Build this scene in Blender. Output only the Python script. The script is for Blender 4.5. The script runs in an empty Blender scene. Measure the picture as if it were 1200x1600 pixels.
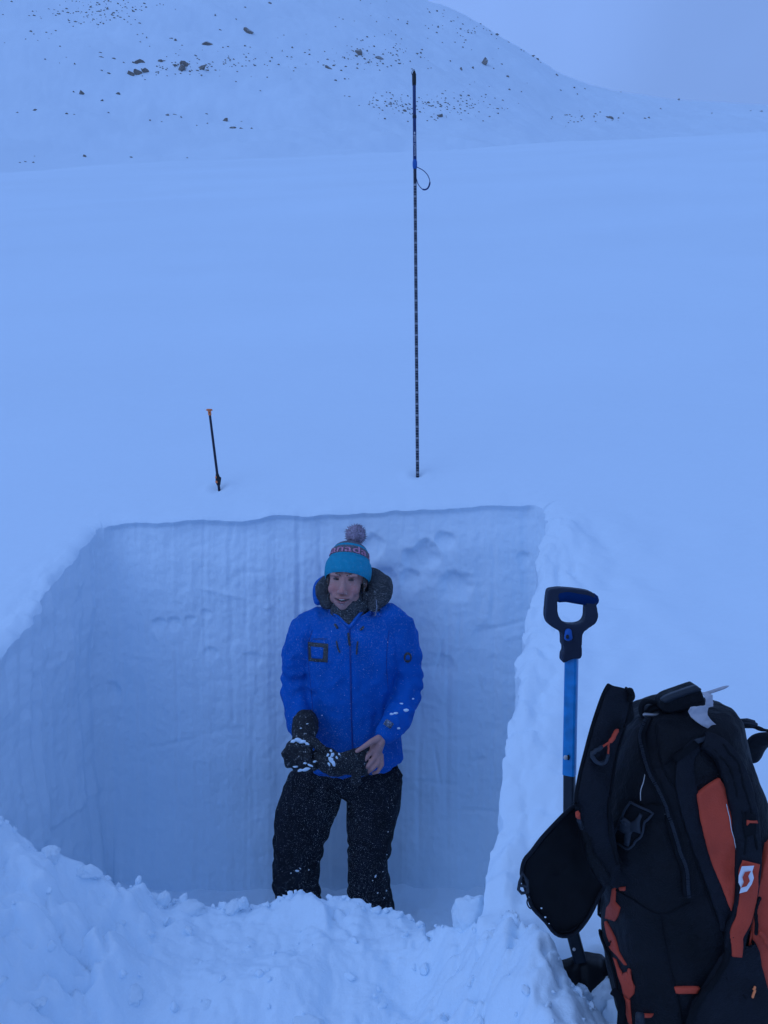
import bpy, bmesh, math, random
import numpy as np
from mathutils import Vector, Matrix, noise as mnoise
from mathutils.bvhtree import BVHTree

random.seed(7)
RNG = np.random.default_rng(11)
C = bpy.context.scene.collection
R = math.radians

# ------------------------------------------------------------------ camera
F = 1200.0            # focal length in photo pixels (photo is 1200 x 1600)
CZ = 1.94             # eye height above the floor of the pit
PITCH = R(-2.0)
cam_d = bpy.data.cameras.new('camera')
cam_d.sensor_width = 36.0
cam_d.lens = 36.0 * F / 1600.0
cam_d.clip_start = 0.05
cam_d.clip_end = 5000.0
cam = bpy.data.objects.new('camera', cam_d)
C.objects.link(cam)
cam.location = (0, 0, CZ)
cam.rotation_euler = (R(90) + PITCH, 0, 0)
bpy.context.scene.camera = cam

# ------------------------------------------------------------------ sky and light
SUN_EL, SUN_ROT = R(36), R(238)          # soft light from behind the photographer, through cloud
world = bpy.data.worlds.new('World')
bpy.context.scene.world = world
world.use_nodes = True
wn, wl = world.node_tree.nodes, world.node_tree.links
wn.clear()
w_out = wn.new('ShaderNodeOutputWorld')
w_add = wn.new('ShaderNodeAddShader')
w_bg1 = wn.new('ShaderNodeBackground')
w_bg2 = wn.new('ShaderNodeBackground')
w_sky = wn.new('ShaderNodeTexSky')
w_sky.sky_type = 'NISHITA'
w_sky.sun_disc = False
w_sky.sun_elevation = SUN_EL
w_sky.sun_rotation = SUN_ROT
w_sky.air_density = 1.0
w_sky.dust_density = 2.0
w_sky.ozone_density = 6.0
w_bg1.inputs['Strength'].default_value = 0.004
wl.new(w_sky.outputs[0], w_bg1.inputs['Color'])
w_tc = wn.new('ShaderNodeTexCoord')
w_sep = wn.new('ShaderNodeSeparateXYZ')
wl.new(w_tc.outputs['Generated'], w_sep.inputs[0])
w_ramp = wn.new('ShaderNodeValToRGB')
w_ramp.color_ramp.elements[0].position = 0.0
w_ramp.color_ramp.elements[0].color = (0.190, 0.314, 0.700, 1)
w_ramp.color_ramp.elements[1].position = 1.0
w_ramp.color_ramp.elements[1].color = (0.190, 0.326, 0.700, 1)
w_e = w_ramp.color_ramp.elements.new(0.45)
w_e.color = (0.206, 0.363, 0.790, 1)
wl.new(w_sep.outputs['Z'], w_ramp.inputs['Fac'])
w_noise = wn.new('ShaderNodeTexNoise')           # faint broad cloud structure
w_noise.inputs['Scale'].default_value = 2.6
w_noise.inputs['Detail'].default_value = 4.0
wl.new(w_tc.outputs['Generated'], w_noise.inputs['Vector'])
w_map = wn.new('ShaderNodeMapRange')
w_map.inputs['From Min'].default_value = 0.3
w_map.inputs['From Max'].default_value = 0.7
w_map.inputs['To Min'].default_value = 0.91
w_map.inputs['To Max'].default_value = 1.09
wl.new(w_noise.outputs['Fac'], w_map.inputs['Value'])
wl.new(w_ramp.outputs['Color'], w_bg2.inputs['Color'])
w_dot = wn.new('ShaderNodeVectorMath')              # thinner cloud beside the hill
w_dot.operation = 'DOT_PRODUCT'
w_dot.inputs[1].default_value = (0.092, 0.846, 0.525)
wl.new(w_tc.outputs['Generated'], w_dot.inputs[0])
w_gl = wn.new('ShaderNodeMapRange')
w_gl.interpolation_type = 'SMOOTHSTEP'
w_gl.inputs['From Min'].default_value = math.cos(R(13))
w_gl.inputs['From Max'].default_value = 1.0
w_gl.inputs['To Min'].default_value = 1.0
w_gl.inputs['To Max'].default_value = 1.17
wl.new(w_dot.outputs['Value'], w_gl.inputs['Value'])
w_mul = wn.new('ShaderNodeMath')
w_mul.operation = 'MULTIPLY'
wl.new(w_map.outputs[0], w_mul.inputs[0])
wl.new(w_gl.outputs[0], w_mul.inputs[1])
wl.new(w_mul.outputs[0], w_bg2.inputs['Strength'])
wl.new(w_bg1.outputs[0], w_add.inputs[0])
wl.new(w_bg2.outputs[0], w_add.inputs[1])
wl.new(w_add.outputs[0], w_out.inputs['Surface'])

sun_d = bpy.data.lights.new('sun', 'SUN')
sun_d.energy = 0.72
sun_d.angle = R(50)
sun_d.color = (0.37, 0.55, 0.90)
sun = bpy.data.objects.new('sun', sun_d)
C.objects.link(sun)
_sd = Vector((math.sin(SUN_ROT) * math.cos(SUN_EL), math.cos(SUN_ROT) * math.cos(SUN_EL), math.sin(SUN_EL)))
sun.rotation_euler = _sd.to_track_quat('Z', 'Y').to_euler()
sun.location = (0, 0, 30)

sc = bpy.context.scene
sc.view_settings.view_transform = 'Standard'
sc.view_settings.look = 'None'
sc.view_settings.exposure = 0.0
sc.view_settings.gamma = 1.0
sc.view_settings.use_curve_mapping = False
sc.render.engine = 'CYCLES'
sc.cycles.use_denoising = True
sc.cycles.max_bounces = 8
sc.cycles.diffuse_bounces = 5
sc.cycles.volume_bounces = 1

# ------------------------------------------------------------------ helpers
def pix(px, py, Y):
    """world point at depth Y seen at photo pixel (px, py)"""
    d = (px - 600.0) / F
    v = (800.0 - py) / F
    c, s = math.cos(PITCH), math.sin(PITCH)
    dy = c - s * v
    dz = s + c * v
    t = Y / dy
    return Vector((d * t, Y, CZ + dz * t))

def ray(px, py):
    p = pix(px, py, 1.0) - Vector((0, 0, CZ))
    return p.normalized()

_perm = RNG.permutation(256)
_perm = np.concatenate([_perm, _perm, _perm])
_grad = RNG.normal(size=(256, 3))
_grad /= np.linalg.norm(_grad, axis=1)[:, None]

def perlin(x, y, z):
    x, y, z = np.broadcast_arrays(np.asarray(x, float), np.asarray(y, float), np.asarray(z, float))
    xi, yi, zi = np.floor(x).astype(int), np.floor(y).astype(int), np.floor(z).astype(int)
    xf, yf, zf = x - xi, y - yi, z - zi
    u, v, w = [t * t * t * (t * (t * 6 - 15) + 10) for t in (xf, yf, zf)]
    def g(i, j, k):
        h = _perm[_perm[_perm[(xi + i) & 255] + ((yi + j) & 255)] + ((zi + k) & 255)]
        gr = _grad[h]
        return gr[..., 0] * (xf - i) + gr[..., 1] * (yf - j) + gr[..., 2] * (zf - k)
    l = lambda a, b, t: a + (b - a) * t
    return 1.5 * l(l(l(g(0,0,0), g(1,0,0), u), l(g(0,1,0), g(1,1,0), u), v),
                   l(l(g(0,0,1), g(1,0,1), u), l(g(0,1,1), g(1,1,1), u), v), w)

def fbm(x, y, z=0.0, octs=4, gain=0.5, lac=2.03):
    a, s, f = 1.0, 0.0, 1.0
    for o in range(octs):
        s = s + a * perlin(np.asarray(x) * f + 13.7 * o, np.asarray(y) * f + 5.1 * o, np.asarray(z) * f + 9.3 * o)
        a *= gain
        f *= lac
    return s

def sstep(a, b, x):
    t = np.clip((np.asarray(x, float) - a) / (b - a), 0, 1)
    return t * t * (3 - 2 * t)

def set_smooth(me, smooth=True):
    me.polygons.foreach_set('use_smooth', [smooth] * len(me.polygons))
    me.update()

def grid_mesh(name, V, wrap_u=False, flip=False, smooth=True):
    """V: (n, m, 3) array of vertices"""
    n, m = V.shape[:2]
    idx = np.arange(n * m).reshape(n, m)
    if wrap_u:
        idx = np.vstack([idx, idx[:1]])
    a, b, c, d = idx[:-1, :-1], idx[1:, :-1], idx[1:, 1:], idx[:-1, 1:]
    q = np.stack([a, b, c, d] if not flip else [a, d, c, b], axis=-1).reshape(-1, 4)
    me = bpy.data.meshes.new(name)
    me.vertices.add(n * m)
    me.vertices.foreach_set('co', V.reshape(-1).astype(np.float32))
    me.loops.add(len(q) * 4)
    me.loops.foreach_set('vertex_index', q.reshape(-1).astype(np.int32))
    me.polygons.add(len(q))
    me.polygons.foreach_set('loop_start', (np.arange(len(q)) * 4).astype(np.int32))
    me.polygons.foreach_set('loop_total', np.full(len(q), 4, np.int32))
    me.update(calc_edges=True)
    me.validate()
    set_smooth(me, smooth)
    return me

class Thing:
    """an Empty at the base of a thing; its parts are children in its own coordinates"""
    def __init__(self, name, label, cat, loc, group=None):
        self.o = bpy.data.objects.new(name, None)
        self.o.empty_display_size = 0.1
        C.objects.link(self.o)
        self.o.location = loc
        self.loc = Vector(loc)
        self.o['label'] = label
        self.o['category'] = cat
        if group:
            self.o['group'] = group

def to_mesh(bm, name, smooth=True):
    me = bpy.data.meshes.new(name)
    bm.normal_update()
    bm.to_mesh(me)
    bm.free()
    set_smooth(me, smooth)
    return me

def part(name, me, mats, thing=None, parent=None, kind=None, label=None, mods=None):
    """link a mesh whose vertices are in world coordinates"""
    if isinstance(me, bmesh.types.BMesh):
        me = to_mesh(me, name)
    if not isinstance(mats, (list, tuple)):
        mats = [mats]
    for m in mats:
        me.materials.append(m)
    if thing is not None:
        me.transform(Matrix.Translation(-thing.loc))
    o = bpy.data.objects.new(name, me)
    C.objects.link(o)
    if thing is not None:
        o.parent = parent if parent is not None else thing.o
    if kind:
        o['kind'] = kind
    if label:
        o['label'] = label
    return o

def bake(bm_or_me, mods, name='part'):
    """apply modifiers [(type, {props})] and return a new mesh"""
    me = to_mesh(bm_or_me, name) if isinstance(bm_or_me, bmesh.types.BMesh) else bm_or_me
    o = bpy.data.objects.new('bake', me)
    C.objects.link(o)
    for t, props in mods:
        m = o.modifiers.new(t, t)
        for k, v in props.items():
            setattr(m, k, v)
    dg = bpy.context.evaluated_depsgraph_get()
    dg.update()
    out = bpy.data.meshes.new_from_object(o.evaluated_get(dg), depsgraph=dg)
    bpy.data.objects.remove(o)
    out.name = name
    set_smooth(out)
    return out

def remesh(bm, voxel, smooth_it=4, factor=0.5, name='part'):
    return bake(bm, [('REMESH', dict(mode='VOXEL', voxel_size=voxel)),
                     ('SMOOTH', dict(iterations=smooth_it, factor=factor))], name)

def get_np(me):
    n = len(me.vertices)
    co = np.empty(n * 3, np.float32)
    me.vertices.foreach_get('co', co)
    no = np.empty(n * 3, np.float32)
    me.vertices.foreach_get('normal', no)
    return co.reshape(-1, 3).astype(float), no.reshape(-1, 3).astype(float)

def set_np(me, co):
    me.vertices.foreach_set('co', co.reshape(-1).astype(np.float32))
    me.update()

# ---- solids added to a bmesh
def tube(bm, pts, radii, seg=14, cap=True, flat=None, closed=False, capk=0.9):
    """tapered tube through pts; radii are numbers or (across, other) pairs; flat = preferred 'across' direction"""
    pts = [Vector(p) for p in pts]
    if not isinstance(radii, (list, tuple)):
        radii = [radii] * len(pts)
    n = len(pts)
    rings = []
    ref = Vector(flat) if flat is not None else None
    prev = None
    for i, p in enumerate(pts):
        if closed:
            t = pts[(i + 1) % n] - pts[i - 1]
        else:
            t = pts[min(i + 1, n - 1)] - pts[max(i - 1, 0)]
        t.normalize()
        if ref is not None:
            a = ref - t * ref.dot(t)
            if a.length < 1e-4:
                a = prev if prev is not None else t.orthogonal()
        elif prev is not None:
            a = prev - t * prev.dot(t)
        else:
            a = Vector((1, 0, 0)) - t * t.x
            if a.length < 0.2:
                a = Vector((0, 1, 0)) - t * t.y
        a.normalize()
        prev = a
        b = t.cross(a)
        r = radii[i]
        ra, rb = (r if isinstance(r, (list, tuple)) else (r, r))
        rings.append([bm.verts.new(p + a * (ra * math.cos(2 * math.pi * k / seg)) + b * (rb * math.sin(2 * math.pi * k / seg))) for k in range(seg)])
    m = n if closed else n - 1
    for i in range(m):
        A, B = rings[i], rings[(i + 1) % n]
        for k in range(seg):
            bm.faces.new((A[k], A[(k + 1) % seg], B[(k + 1) % seg], B[k]))
    if cap and not closed:
        for end, ring in ((0, rings[0]), (-1, rings[-1])):
            p = pts[end]
            q = pts[1] if end == 0 else pts[-2]
            t = (p - q).normalized()
            r = radii[end]
            r = min(r) if isinstance(r, (list, tuple)) else r
            last = ring
            for f, hh in ((0.75, 0.6), (0.35, 0.9)):
                new = [bm.verts.new(p + (v.co - p) * f + t * r * hh * capk) for v in ring]
                for k in range(seg):
                    fs = (last[k], last[(k + 1) % seg], new[(k + 1) % seg], new[k])
                    bm.faces.new(fs if end == -1 else fs[::-1])
                last = new
            bm.faces.new(last if end == -1 else last[::-1])
    return rings

def ball(bm, c, r, rot=None, sub=3):
    """ellipsoid"""
    r = r if isinstance(r, (list, tuple)) else (r, r, r)
    M = Matrix.Translation(Vector(c)) @ (rot.to_4x4() if rot is not None else Matrix.Identity(4)) @ Matrix.Diagonal((r[0], r[1], r[2], 1))
    bmesh.ops.create_icosphere(bm, subdivisions=sub, radius=1.0, matrix=M)

def box(bm, c, s, rot=None):
    M = Matrix.Translation(Vector(c)) @ (rot.to_4x4() if rot is not None else Matrix.Identity(4)) @ Matrix.Diagonal((s[0], s[1], s[2], 1))
    bmesh.ops.create_cube(bm, size=1.0, matrix=M)

def smooth_path(pts, n=24, closed=False):
    """Catmull-Rom through the points"""
    pts = [Vector(p) for p in pts]
    out = []
    N = len(pts)
    segs = N if closed else N - 1
    per = max(2, n // segs)
    for i in range(segs):
        p0 = pts[(i - 1) % N] if (closed or i > 0) else pts[0] * 2 - pts[1]
        p1, p2 = pts[i % N], pts[(i + 1) % N]
        p3 = pts[(i + 2) % N] if (closed or i + 2 < N) else pts[-1] * 2 - pts[-2]
        for k in range(per):
            t = k / per
            out.append(0.5 * ((2 * p1) + (p2 - p0) * t + (2 * p0 - 5 * p1 + 4 * p2 - p3) * t * t + (3 * p1 - p0 - 3 * p2 + p3) * t ** 3))
    if not closed:
        out.append(pts[-1])
    return out

def lerp_list(vals, n):
    x = np.linspace(0, len(vals) - 1, n)
    return list(np.interp(x, range(len(vals)), vals))

# ------------------------------------------------------------------ materials
def mat(name, col, rough=0.75, var=0.12, vscale=25.0, bump=0.0, bscale=300.0, spec=0.3, metal=0.0,
        dust=0.0, dscale=60.0, fold=0.0, fscale=18.0, weave=0.0, coat=0.0, sheen=0.0):
    m = bpy.data.materials.new(name)
    m.use_nodes = True
    nt = m.node_tree
    N, L = nt.nodes, nt.links
    b = N['Principled BSDF']
    b.inputs['Roughness'].default_value = rough
    b.inputs['Metallic'].default_value = metal
    b.inputs['Specular IOR Level'].default_value = spec
    b.inputs['Coat Weight'].default_value = coat
    b.inputs['Sheen Weight'].default_value = sheen
    tc = N.new('ShaderNodeTexCoord')
    co = tc.outputs['Object']
    nz = N.new('ShaderNodeTexNoise')
    nz.inputs['Scale'].default_value = vscale
    nz.inputs['Detail'].default_value = 5.0
    L.new(co, nz.inputs['Vector'])
    mr = N.new('ShaderNodeMapRange')
    mr.inputs['From Min'].default_value = 0.3
    mr.inputs['From Max'].default_value = 0.7
    mr.inputs['To Min'].default_value = 1.0 - var
    mr.inputs['To Max'].default_value = 1.0 + var
    L.new(nz.outputs['Fac'], mr.inputs['Value'])
    mx = N.new('ShaderNodeMix')
    mx.data_type = 'RGBA'
    mx.blend_type = 'MULTIPLY'
    mx.inputs['Factor'].default_value = 1.0
    mx.inputs['A'].default_value = (*col, 1)
    L.new(mr.outputs[0], mx.inputs['B'])
    colour = mx.outputs['Result']
    if dust > 0:
        dn = N.new('ShaderNodeTexNoise')
        dn.inputs['Scale'].default_value = dscale
        dn.inputs['Detail'].default_value = 8.0
        dn.inputs['Roughness'].default_value = 0.75
        L.new(co, dn.inputs['Vector'])
        dr = N.new('ShaderNodeValToRGB')
        dr.color_ramp.elements[0].position = 0.72 - 0.3 * dust
        dr.color_ramp.elements[0].color = (0, 0, 0, 1)
        dr.color_ramp.elements[1].position = 0.80 - 0.3 * dust
        dr.color_ramp.elements[1].color = (0.85, 0.85, 0.85, 1)
        L.new(dn.outputs['Fac'], dr.inputs['Fac'])
        dm = N.new('ShaderNodeMix')
        dm.data_type = 'RGBA'
        L.new(dr.outputs['Color'], dm.inputs['Factor'])
        L.new(colour, dm.inputs['A'])
        dm.inputs['B'].default_value = (0.78, 0.82, 0.86, 1)
        colour = dm.outputs['Result']
    L.new(colour, b.inputs['Base Color'])
    nrm = None
    if fold > 0:
        fn = N.new('ShaderNodeTexNoise')
        fn.inputs['Scale'].default_value = fscale
        fn.inputs['Detail'].default_value = 3.0
        fn.inputs['Distortion'].default_value = 0.6
        L.new(co, fn.inputs['Vector'])
        fb = N.new('ShaderNodeBump')
        fb.inputs['Strength'].default_value = fold
        fb.inputs['Distance'].default_value = 0.02
        L.new(fn.outputs['Fac'], fb.inputs['Height'])
        nrm = fb.outputs['Normal']
    if bump > 0:
        bn = N.new('ShaderNodeTexNoise')
        bn.inputs['Scale'].default_value = bscale
        bn.inputs['Detail'].default_value = 4.0
        L.new(co, bn.inputs['Vector'])
        bb = N.new('ShaderNodeBump')
        bb.inputs['Strength'].default_value = bump
        bb.inputs['Distance'].default_value = 0.004
        L.new(bn.outputs['Fac'], bb.inputs['Height'])
        if nrm is not None:
            L.new(nrm, bb.inputs['Normal'])
        nrm = bb.outputs['Normal']
    if weave > 0:
        wv = N.new('ShaderNodeTexWave')
        wv.inputs['Scale'].default_value = weave
        wv.inputs['Distortion'].default_value = 1.5
        L.new(co, wv.inputs['Vector'])
        wb = N.new('ShaderNodeBump')
        wb.inputs['Strength'].default_value = 0.35
        wb.inputs['Distance'].default_value = 0.003
        L.new(wv.outputs['Fac'], wb.inputs['Height'])
        if nrm is not None:
            L.new(nrm, wb.inputs['Normal'])
        nrm = wb.outputs['Normal']
    if nrm is not None:
        L.new(nrm, b.inputs['Normal'])
    return m

def snow_mat(name, col, lump=0.25, lump_scale=6.0, grain=0.25, grain_scale=120.0, stretch=(1, 1, 1), var=0.025, vs=1.2, sss=0.0):
    m = bpy.data.materials.new(name)
    m.use_nodes = True
    N, L = m.node_tree.nodes, m.node_tree.links
    b = N['Principled BSDF']
    b.inputs['Roughness'].default_value = 0.8
    b.inputs['Specular IOR Level'].default_value = 0.15
    if sss > 0:
        b.inputs['Subsurface Weight'].default_value = sss
        b.inputs['Subsurface Radius'].default_value = (0.6, 0.8, 1.0)
        b.inputs['Subsurface Scale'].default_value = 0.03
    tc = N.new('ShaderNodeTexCoord')
    mp = N.new('ShaderNodeMapping')
    mp.inputs['Scale'].default_value = stretch
    L.new(tc.outputs['Object'], mp.inputs['Vector'])
    n1 = N.new('ShaderNodeTexNoise')
    n1.inputs['Scale'].default_value = lump_scale
    n1.inputs['Detail'].default_value = 6.0
    n1.inputs['Roughness'].default_value = 0.6
    L.new(mp.outputs[0], n1.inputs['Vector'])
    n2 = N.new('ShaderNodeTexNoise')
    n2.inputs['Scale'].default_value = grain_scale
    n2.inputs['Detail'].default_value = 4.0
    L.new(tc.outputs['Object'], n2.inputs['Vector'])
    b1 = N.new('ShaderNodeBump')
    b1.inputs['Strength'].default_value = lump
    b1.inputs['Distance'].default_value = 0.04
    L.new(n1.outputs['Fac'], b1.inputs['Height'])
    b2 = N.new('ShaderNodeBump')
    b2.inputs['Strength'].default_value = grain
    b2.inputs['Distance'].default_value = 0.004
    L.new(n2.outputs['Fac'], b2.inputs['Height'])
    L.new(b1.outputs[0], b2.inputs['Normal'])
    L.new(b2.outputs[0], b.inputs['Normal'])
    n3 = N.new('ShaderNodeTexNoise')
    n3.inputs['Scale'].default_value = vs
    n3.inputs['Detail'].default_value = 5.0
    L.new(mp.outputs[0], n3.inputs['Vector'])
    mr = N.new('ShaderNodeMapRange')
    mr.inputs['From Min'].default_value = 0.3
    mr.inputs['From Max'].default_value = 0.7
    mr.inputs['To Min'].default_value = 1 - var
    mr.inputs['To Max'].default_value = 1 + var
    L.new(n3.outputs['Fac'], mr.inputs['Value'])
    mx = N.new('ShaderNodeMix')
    mx.data_type = 'RGBA'
    mx.blend_type = 'MULTIPLY'
    mx.inputs['Factor'].default_value = 1.0
    mx.inputs['A'].default_value = (*col, 1)
    L.new(mr.outputs[0], mx.inputs['B'])
    L.new(mx.outputs['Result'], b.inputs['Base Color'])
    return m

SNOW = (0.765, 0.885, 0.972)
M_field = snow_mat('wind_packed_snow', SNOW, lump=0.3, lump_scale=2.6, grain=0.2, grain_scale=60, stretch=(0.6, 1.6, 1), var=0.02, vs=0.35)
M_wall = snow_mat('cut_snow', SNOW, lump=0.14, lump_scale=6.0, grain=0.25, grain_scale=110, stretch=(1.6, 1.6, 0.8), var=0.02, vs=2.0)
M_loose = snow_mat('broken_snow', SNOW, lump=0.22, lump_scale=10.0, grain=0.28, grain_scale=140, var=0.02, vs=3.0)
M_mount = snow_mat('mountain_snow', (0.745, 0.862, 0.948), lump=0.8, lump_scale=0.25, grain=0.1, grain_scale=3.0, var=0.03, vs=0.05)

# ================================================================== THE SETTING
def slope_profile(Y):
    """height of the snow slope along the uphill direction"""
    Y = np.asarray(Y, float)
    y0, y1, s0, s1 = 25.0, 40.0, 0.5, -0.2
    k = (s1 - s0) / (y1 - y0)
    a = np.clip(Y, y0, y1) - y0
    z = 0.03 + s0 * np.minimum(Y, y0) + s0 * a + 0.5 * k * a * a
    z = z + s1 * np.clip(Y - y1, 0, 25) + 0.0 * Y
    b = np.clip(-9.0 - Y, 0, None)                # runs out below the photographer
    z = z + b * 0.42
    return z

def H(x, y):
    x = np.asarray(x, float)
    y = np.asarray(y, float)
    d = np.hypot(x, y - 3.0)
    far = sstep(4, 14, d)
    return (slope_profile(y) + 0.05 * x
            + far * (0.16 * fbm(x * 0.09, y * 0.16, 3.3, 3))
            + sstep(0.6, 3.0, d) * 0.018 * fbm(x * 0.8, y * 1.5, 1.1, 3))

# ---- outline of the snow pit, clockwise seen from above: left side, back, right side, front
corner = [(-1.50, 1.10), (-1.46, 2.0), (-1.39, 2.8), (-1.352, 3.60),
          (0.752, 3.60), (0.66, 3.25), (0.475, 2.65), (0.40, 2.38), (0.29, 2.0), (0.24, 1.86), (0.20, 1.5), (0.18, 1.10)]

def rounded_outline():
    """dense points, outward normal angles"""
    P, A = [], []
    def run(p, q, a0, a1, n):
        for k in range(n):
            t = k / n
            P.append((p[0] + (q[0] - p[0]) * t, p[1] + (q[1] - p[1]) * t))
            A.append(a0 + (a1 - a0) * t)
    def arc(c, r, a0, a1, n):
        for k in range(n):
            a = a0 + (a1 - a0) * k / n
            P.append((c[0] + r * math.cos(R(a)), c[1] + r * math.sin(R(a))))
            A.append(a)
    r = 0.08
    run(corner[0], corner[1], 181, 180, 40)
    run(corner[1], corner[2], 180, 178, 50)
    run(corner[2], (corner[3][0], corner[3][1] - r), 178, 176, 60)
    arc((corner[3][0] + r, corner[3][1] - r), r, 176, 92, 150)
    run((corner[3][0] + r, corner[3][1]), (corner[4][0] - r, corner[4][1]), 92, 88, 480)
    arc((corner[4][0] - r, corner[4][1] - r), r, 88, 4, 150)
    pts = [(corner[4][0], corner[4][1] - r)] + corner[5:]
    for i in range(len(pts) - 1):
        L = math.hypot(pts[i][0] - pts[i + 1][0], pts[i][1] - pts[i + 1][1])
        run(pts[i], pts[i + 1], 4 - 6 * i / len(pts), 4 - 6 * (i + 1) / len(pts), max(10, int(L * 130)))
    arc(pts[-1], 1e-4, -2, -88, 30)
    run(pts[-1], corner[0], -88, -92, 60)
    arc(corner[0], 1e-4, -92, -178, 30)
    return np.array(P), np.radians(np.array(A))

RIM, RA = rounded_outline()
NU = len(RIM)
rim_n = np.stack([np.cos(RA), np.sin(RA)], 1)
# crumbly edge: irregular outline, rougher on the two sides than along the back
jag = 0.020 * fbm(RIM[:, 0] * 7, RIM[:, 1] * 7, 0.5, 4) + 0.010 * fbm(RIM[:, 0] * 23, RIM[:, 1] * 23, 2.5, 2)
side_amt = np.where((RIM[:, 1] > 3.54), 0.35, 1.0)
RIMJ = RIM + rim_n * (jag * side_amt)[:, None]

# ---- the snow slope around the pit, one sheet out past the crest and down behind the photographer
vd = np.concatenate([[0.0, 0.004, 0.009, 0.016, 0.025, 0.036], np.geomspace(0.05, 1.2, 42), np.geomspace(1.28, 75, 74)])
blend = sstep(0, 0.5, vd)[None, :, None]
XY = RIMJ[:, None, :] * (1 - blend) + RIM[:, None, :] * blend + rim_n[:, None, :] * vd[None, :, None]
Zf = H(XY[..., 0], XY[..., 1])
side_w = np.where(RIM[:, 1] > 3.56, 0.25, 1.0)[:, None]
rr = 0.010 + 0.022 * side_w
Zf = Zf - rr * np.exp(-vd[None, :] / (rr * 0.8))
back_lip = ((RIM[:, 1] > 3.585)[:, None]) * np.exp(-vd[None, :] / 0.12) * 0.012 * fbm(XY[..., 0] * 5, XY[..., 1] * 5, 4.0, 3)
Zf = Zf + back_lip
# trampled, slabby snow on the bank at the right of the pit, fading outwards
right = sstep(-0.05, 0.25, XY[..., 0]) * sstep(3.62, 3.2, XY[..., 1])
tr = np.exp(-vd[None, :] / 0.34)
bank = (0.075 * fbm(XY[..., 0] * 3.2, XY[..., 1] * 2.2, 0.7, 4) + 0.040 * np.abs(fbm(XY[..., 0] * 8, XY[..., 1] * 5, 1.7, 4)))
Zf = Zf + right * tr * bank + right * np.exp(-vd[None, :] / 0.9) * 0.022 * fbm(XY[..., 0] * 4, XY[..., 1] * 5, 8.7, 4)
left = sstep(-1.2, -1.36, XY[..., 0]) * sstep(3.62, 3.2, XY[..., 1])
Zf = Zf + left * np.exp(-vd[None, :] / 0.12) * 0.02 * fbm(XY[..., 0] * 12, XY[..., 1] * 12, 0.2, 4)
for (bx_, by_) in ((0.171, 3.90), (-0.832, 3.86)):      # little dents where the two poles go in
    dd_ = np.hypot(XY[..., 0] - bx_, XY[..., 1] - by_)
    Zf = Zf - 0.008 * np.exp(-(dd_ / 0.030) ** 2) + 0.008 * np.exp(-((dd_ - 0.06) / 0.03) ** 2)
field = np.concatenate([XY, Zf[..., None]], axis=-1)
part('snow_slope', grid_mesh('snow_slope', field, wrap_u=True, flip=True), M_field, kind='structure')

# ---- the cut walls of the pit
nw = 250
use = np.arange(NU)
tz = np.linspace(0, 1, nw)
rim_z = field[:, 0, 2]
s_arc = np.concatenate([[0], np.cumsum(np.hypot(*np.diff(RIM, axis=0).T))])
Zw = rim_z[:, None] * (1 - tz[None, :]) + (-0.06) * tz[None, :]
SA = s_arc[:, None] + 0 * Zw
on_back = np.clip(1 - np.abs(np.degrees(RA) - 90) / 30, 0, 1)[:, None]
on_left = np.clip((np.degrees(RA)[:, None] - 100) / 60, 0, 1)
PX = RIMJ[:, 0][:, None] + 0 * Zw
PY = RIMJ[:, 1][:, None] + 0 * Zw
down = rim_z[:, None] - Zw
streak = (0.008 * fbm(SA * 4, Zw * 1.3, 0.3, 3) + 0.0025 * fbm(SA * 16, Zw * 2.2, 7.0, 3) * sstep(-0.3, 0.5, fbm(SA * 2, Zw * 1.2, 17.0, 2))
          + 0.008 * fbm(SA * 2.6, Zw * 3.6, 2.0, 5) + 0.0025 * fbm(SA * 30, Zw * 30, 5.0, 3))
disp = streak * sstep(0.0, 0.06, down)
disp = disp + on_left * sstep(0, 0.1, down) * (0.022 * fbm(SA * 3.0, Zw * 2.0, 3.0, 4) + 0.005 * fbm(SA * 13, Zw * 13, 1.0, 3) * sstep(0.9, 1.4, Zw + 0.2 * on_left))
# upper snow a little undercut beneath the wind crust along the back edge
disp = disp + on_back * 0.020 * sstep(0.0, 0.022, down) * (1 - sstep(0.03, 0.22, down) * 0.8)
disp = disp - on_back * 0.05 * (Zw < 0.5) * sstep(0.5, 0.0, Zw)
disp = disp - on_left * 0.05 * sstep(1.0, 0.0, Zw)
# vertical cuts of a snow saw / shovel blade
for x0, z0, z1, dp, wd in ((-0.98, 0.55, 1.15, .012, .010), (-0.72, 0.9, 1.75, .010, .012), (-0.40, 1.0, 1.72, .012, .014),
                           (-0.30, 1.1, 1.7, .010, .010), (0.30, 0.45, 1.3, .012, .016), (0.17, 0.3, 1.0, .010, .012),
                           (-0.62, 0.3, 0.9, .010, .014), (-1.15, 0.2, 1.2, .014, .02), (0.52, 0.6, 1.5, .008, .012),
                           (-0.85, 1.2, 1.78, .008, .01), (-0.22, 0.3, 1.1, .010, .012)):
    wob = 0.012 * fbm(Zw * 3, x0 * 7, 0.0, 2)
    disp = disp + on_back * dp * 0.45 * np.exp(-((PX - x0 - wob) / wd) ** 2) * sstep(z0 - 0.1, z0, Zw) * sstep(z1 + 0.1, z1, Zw)
rs_ = np.random.default_rng(21)
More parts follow.
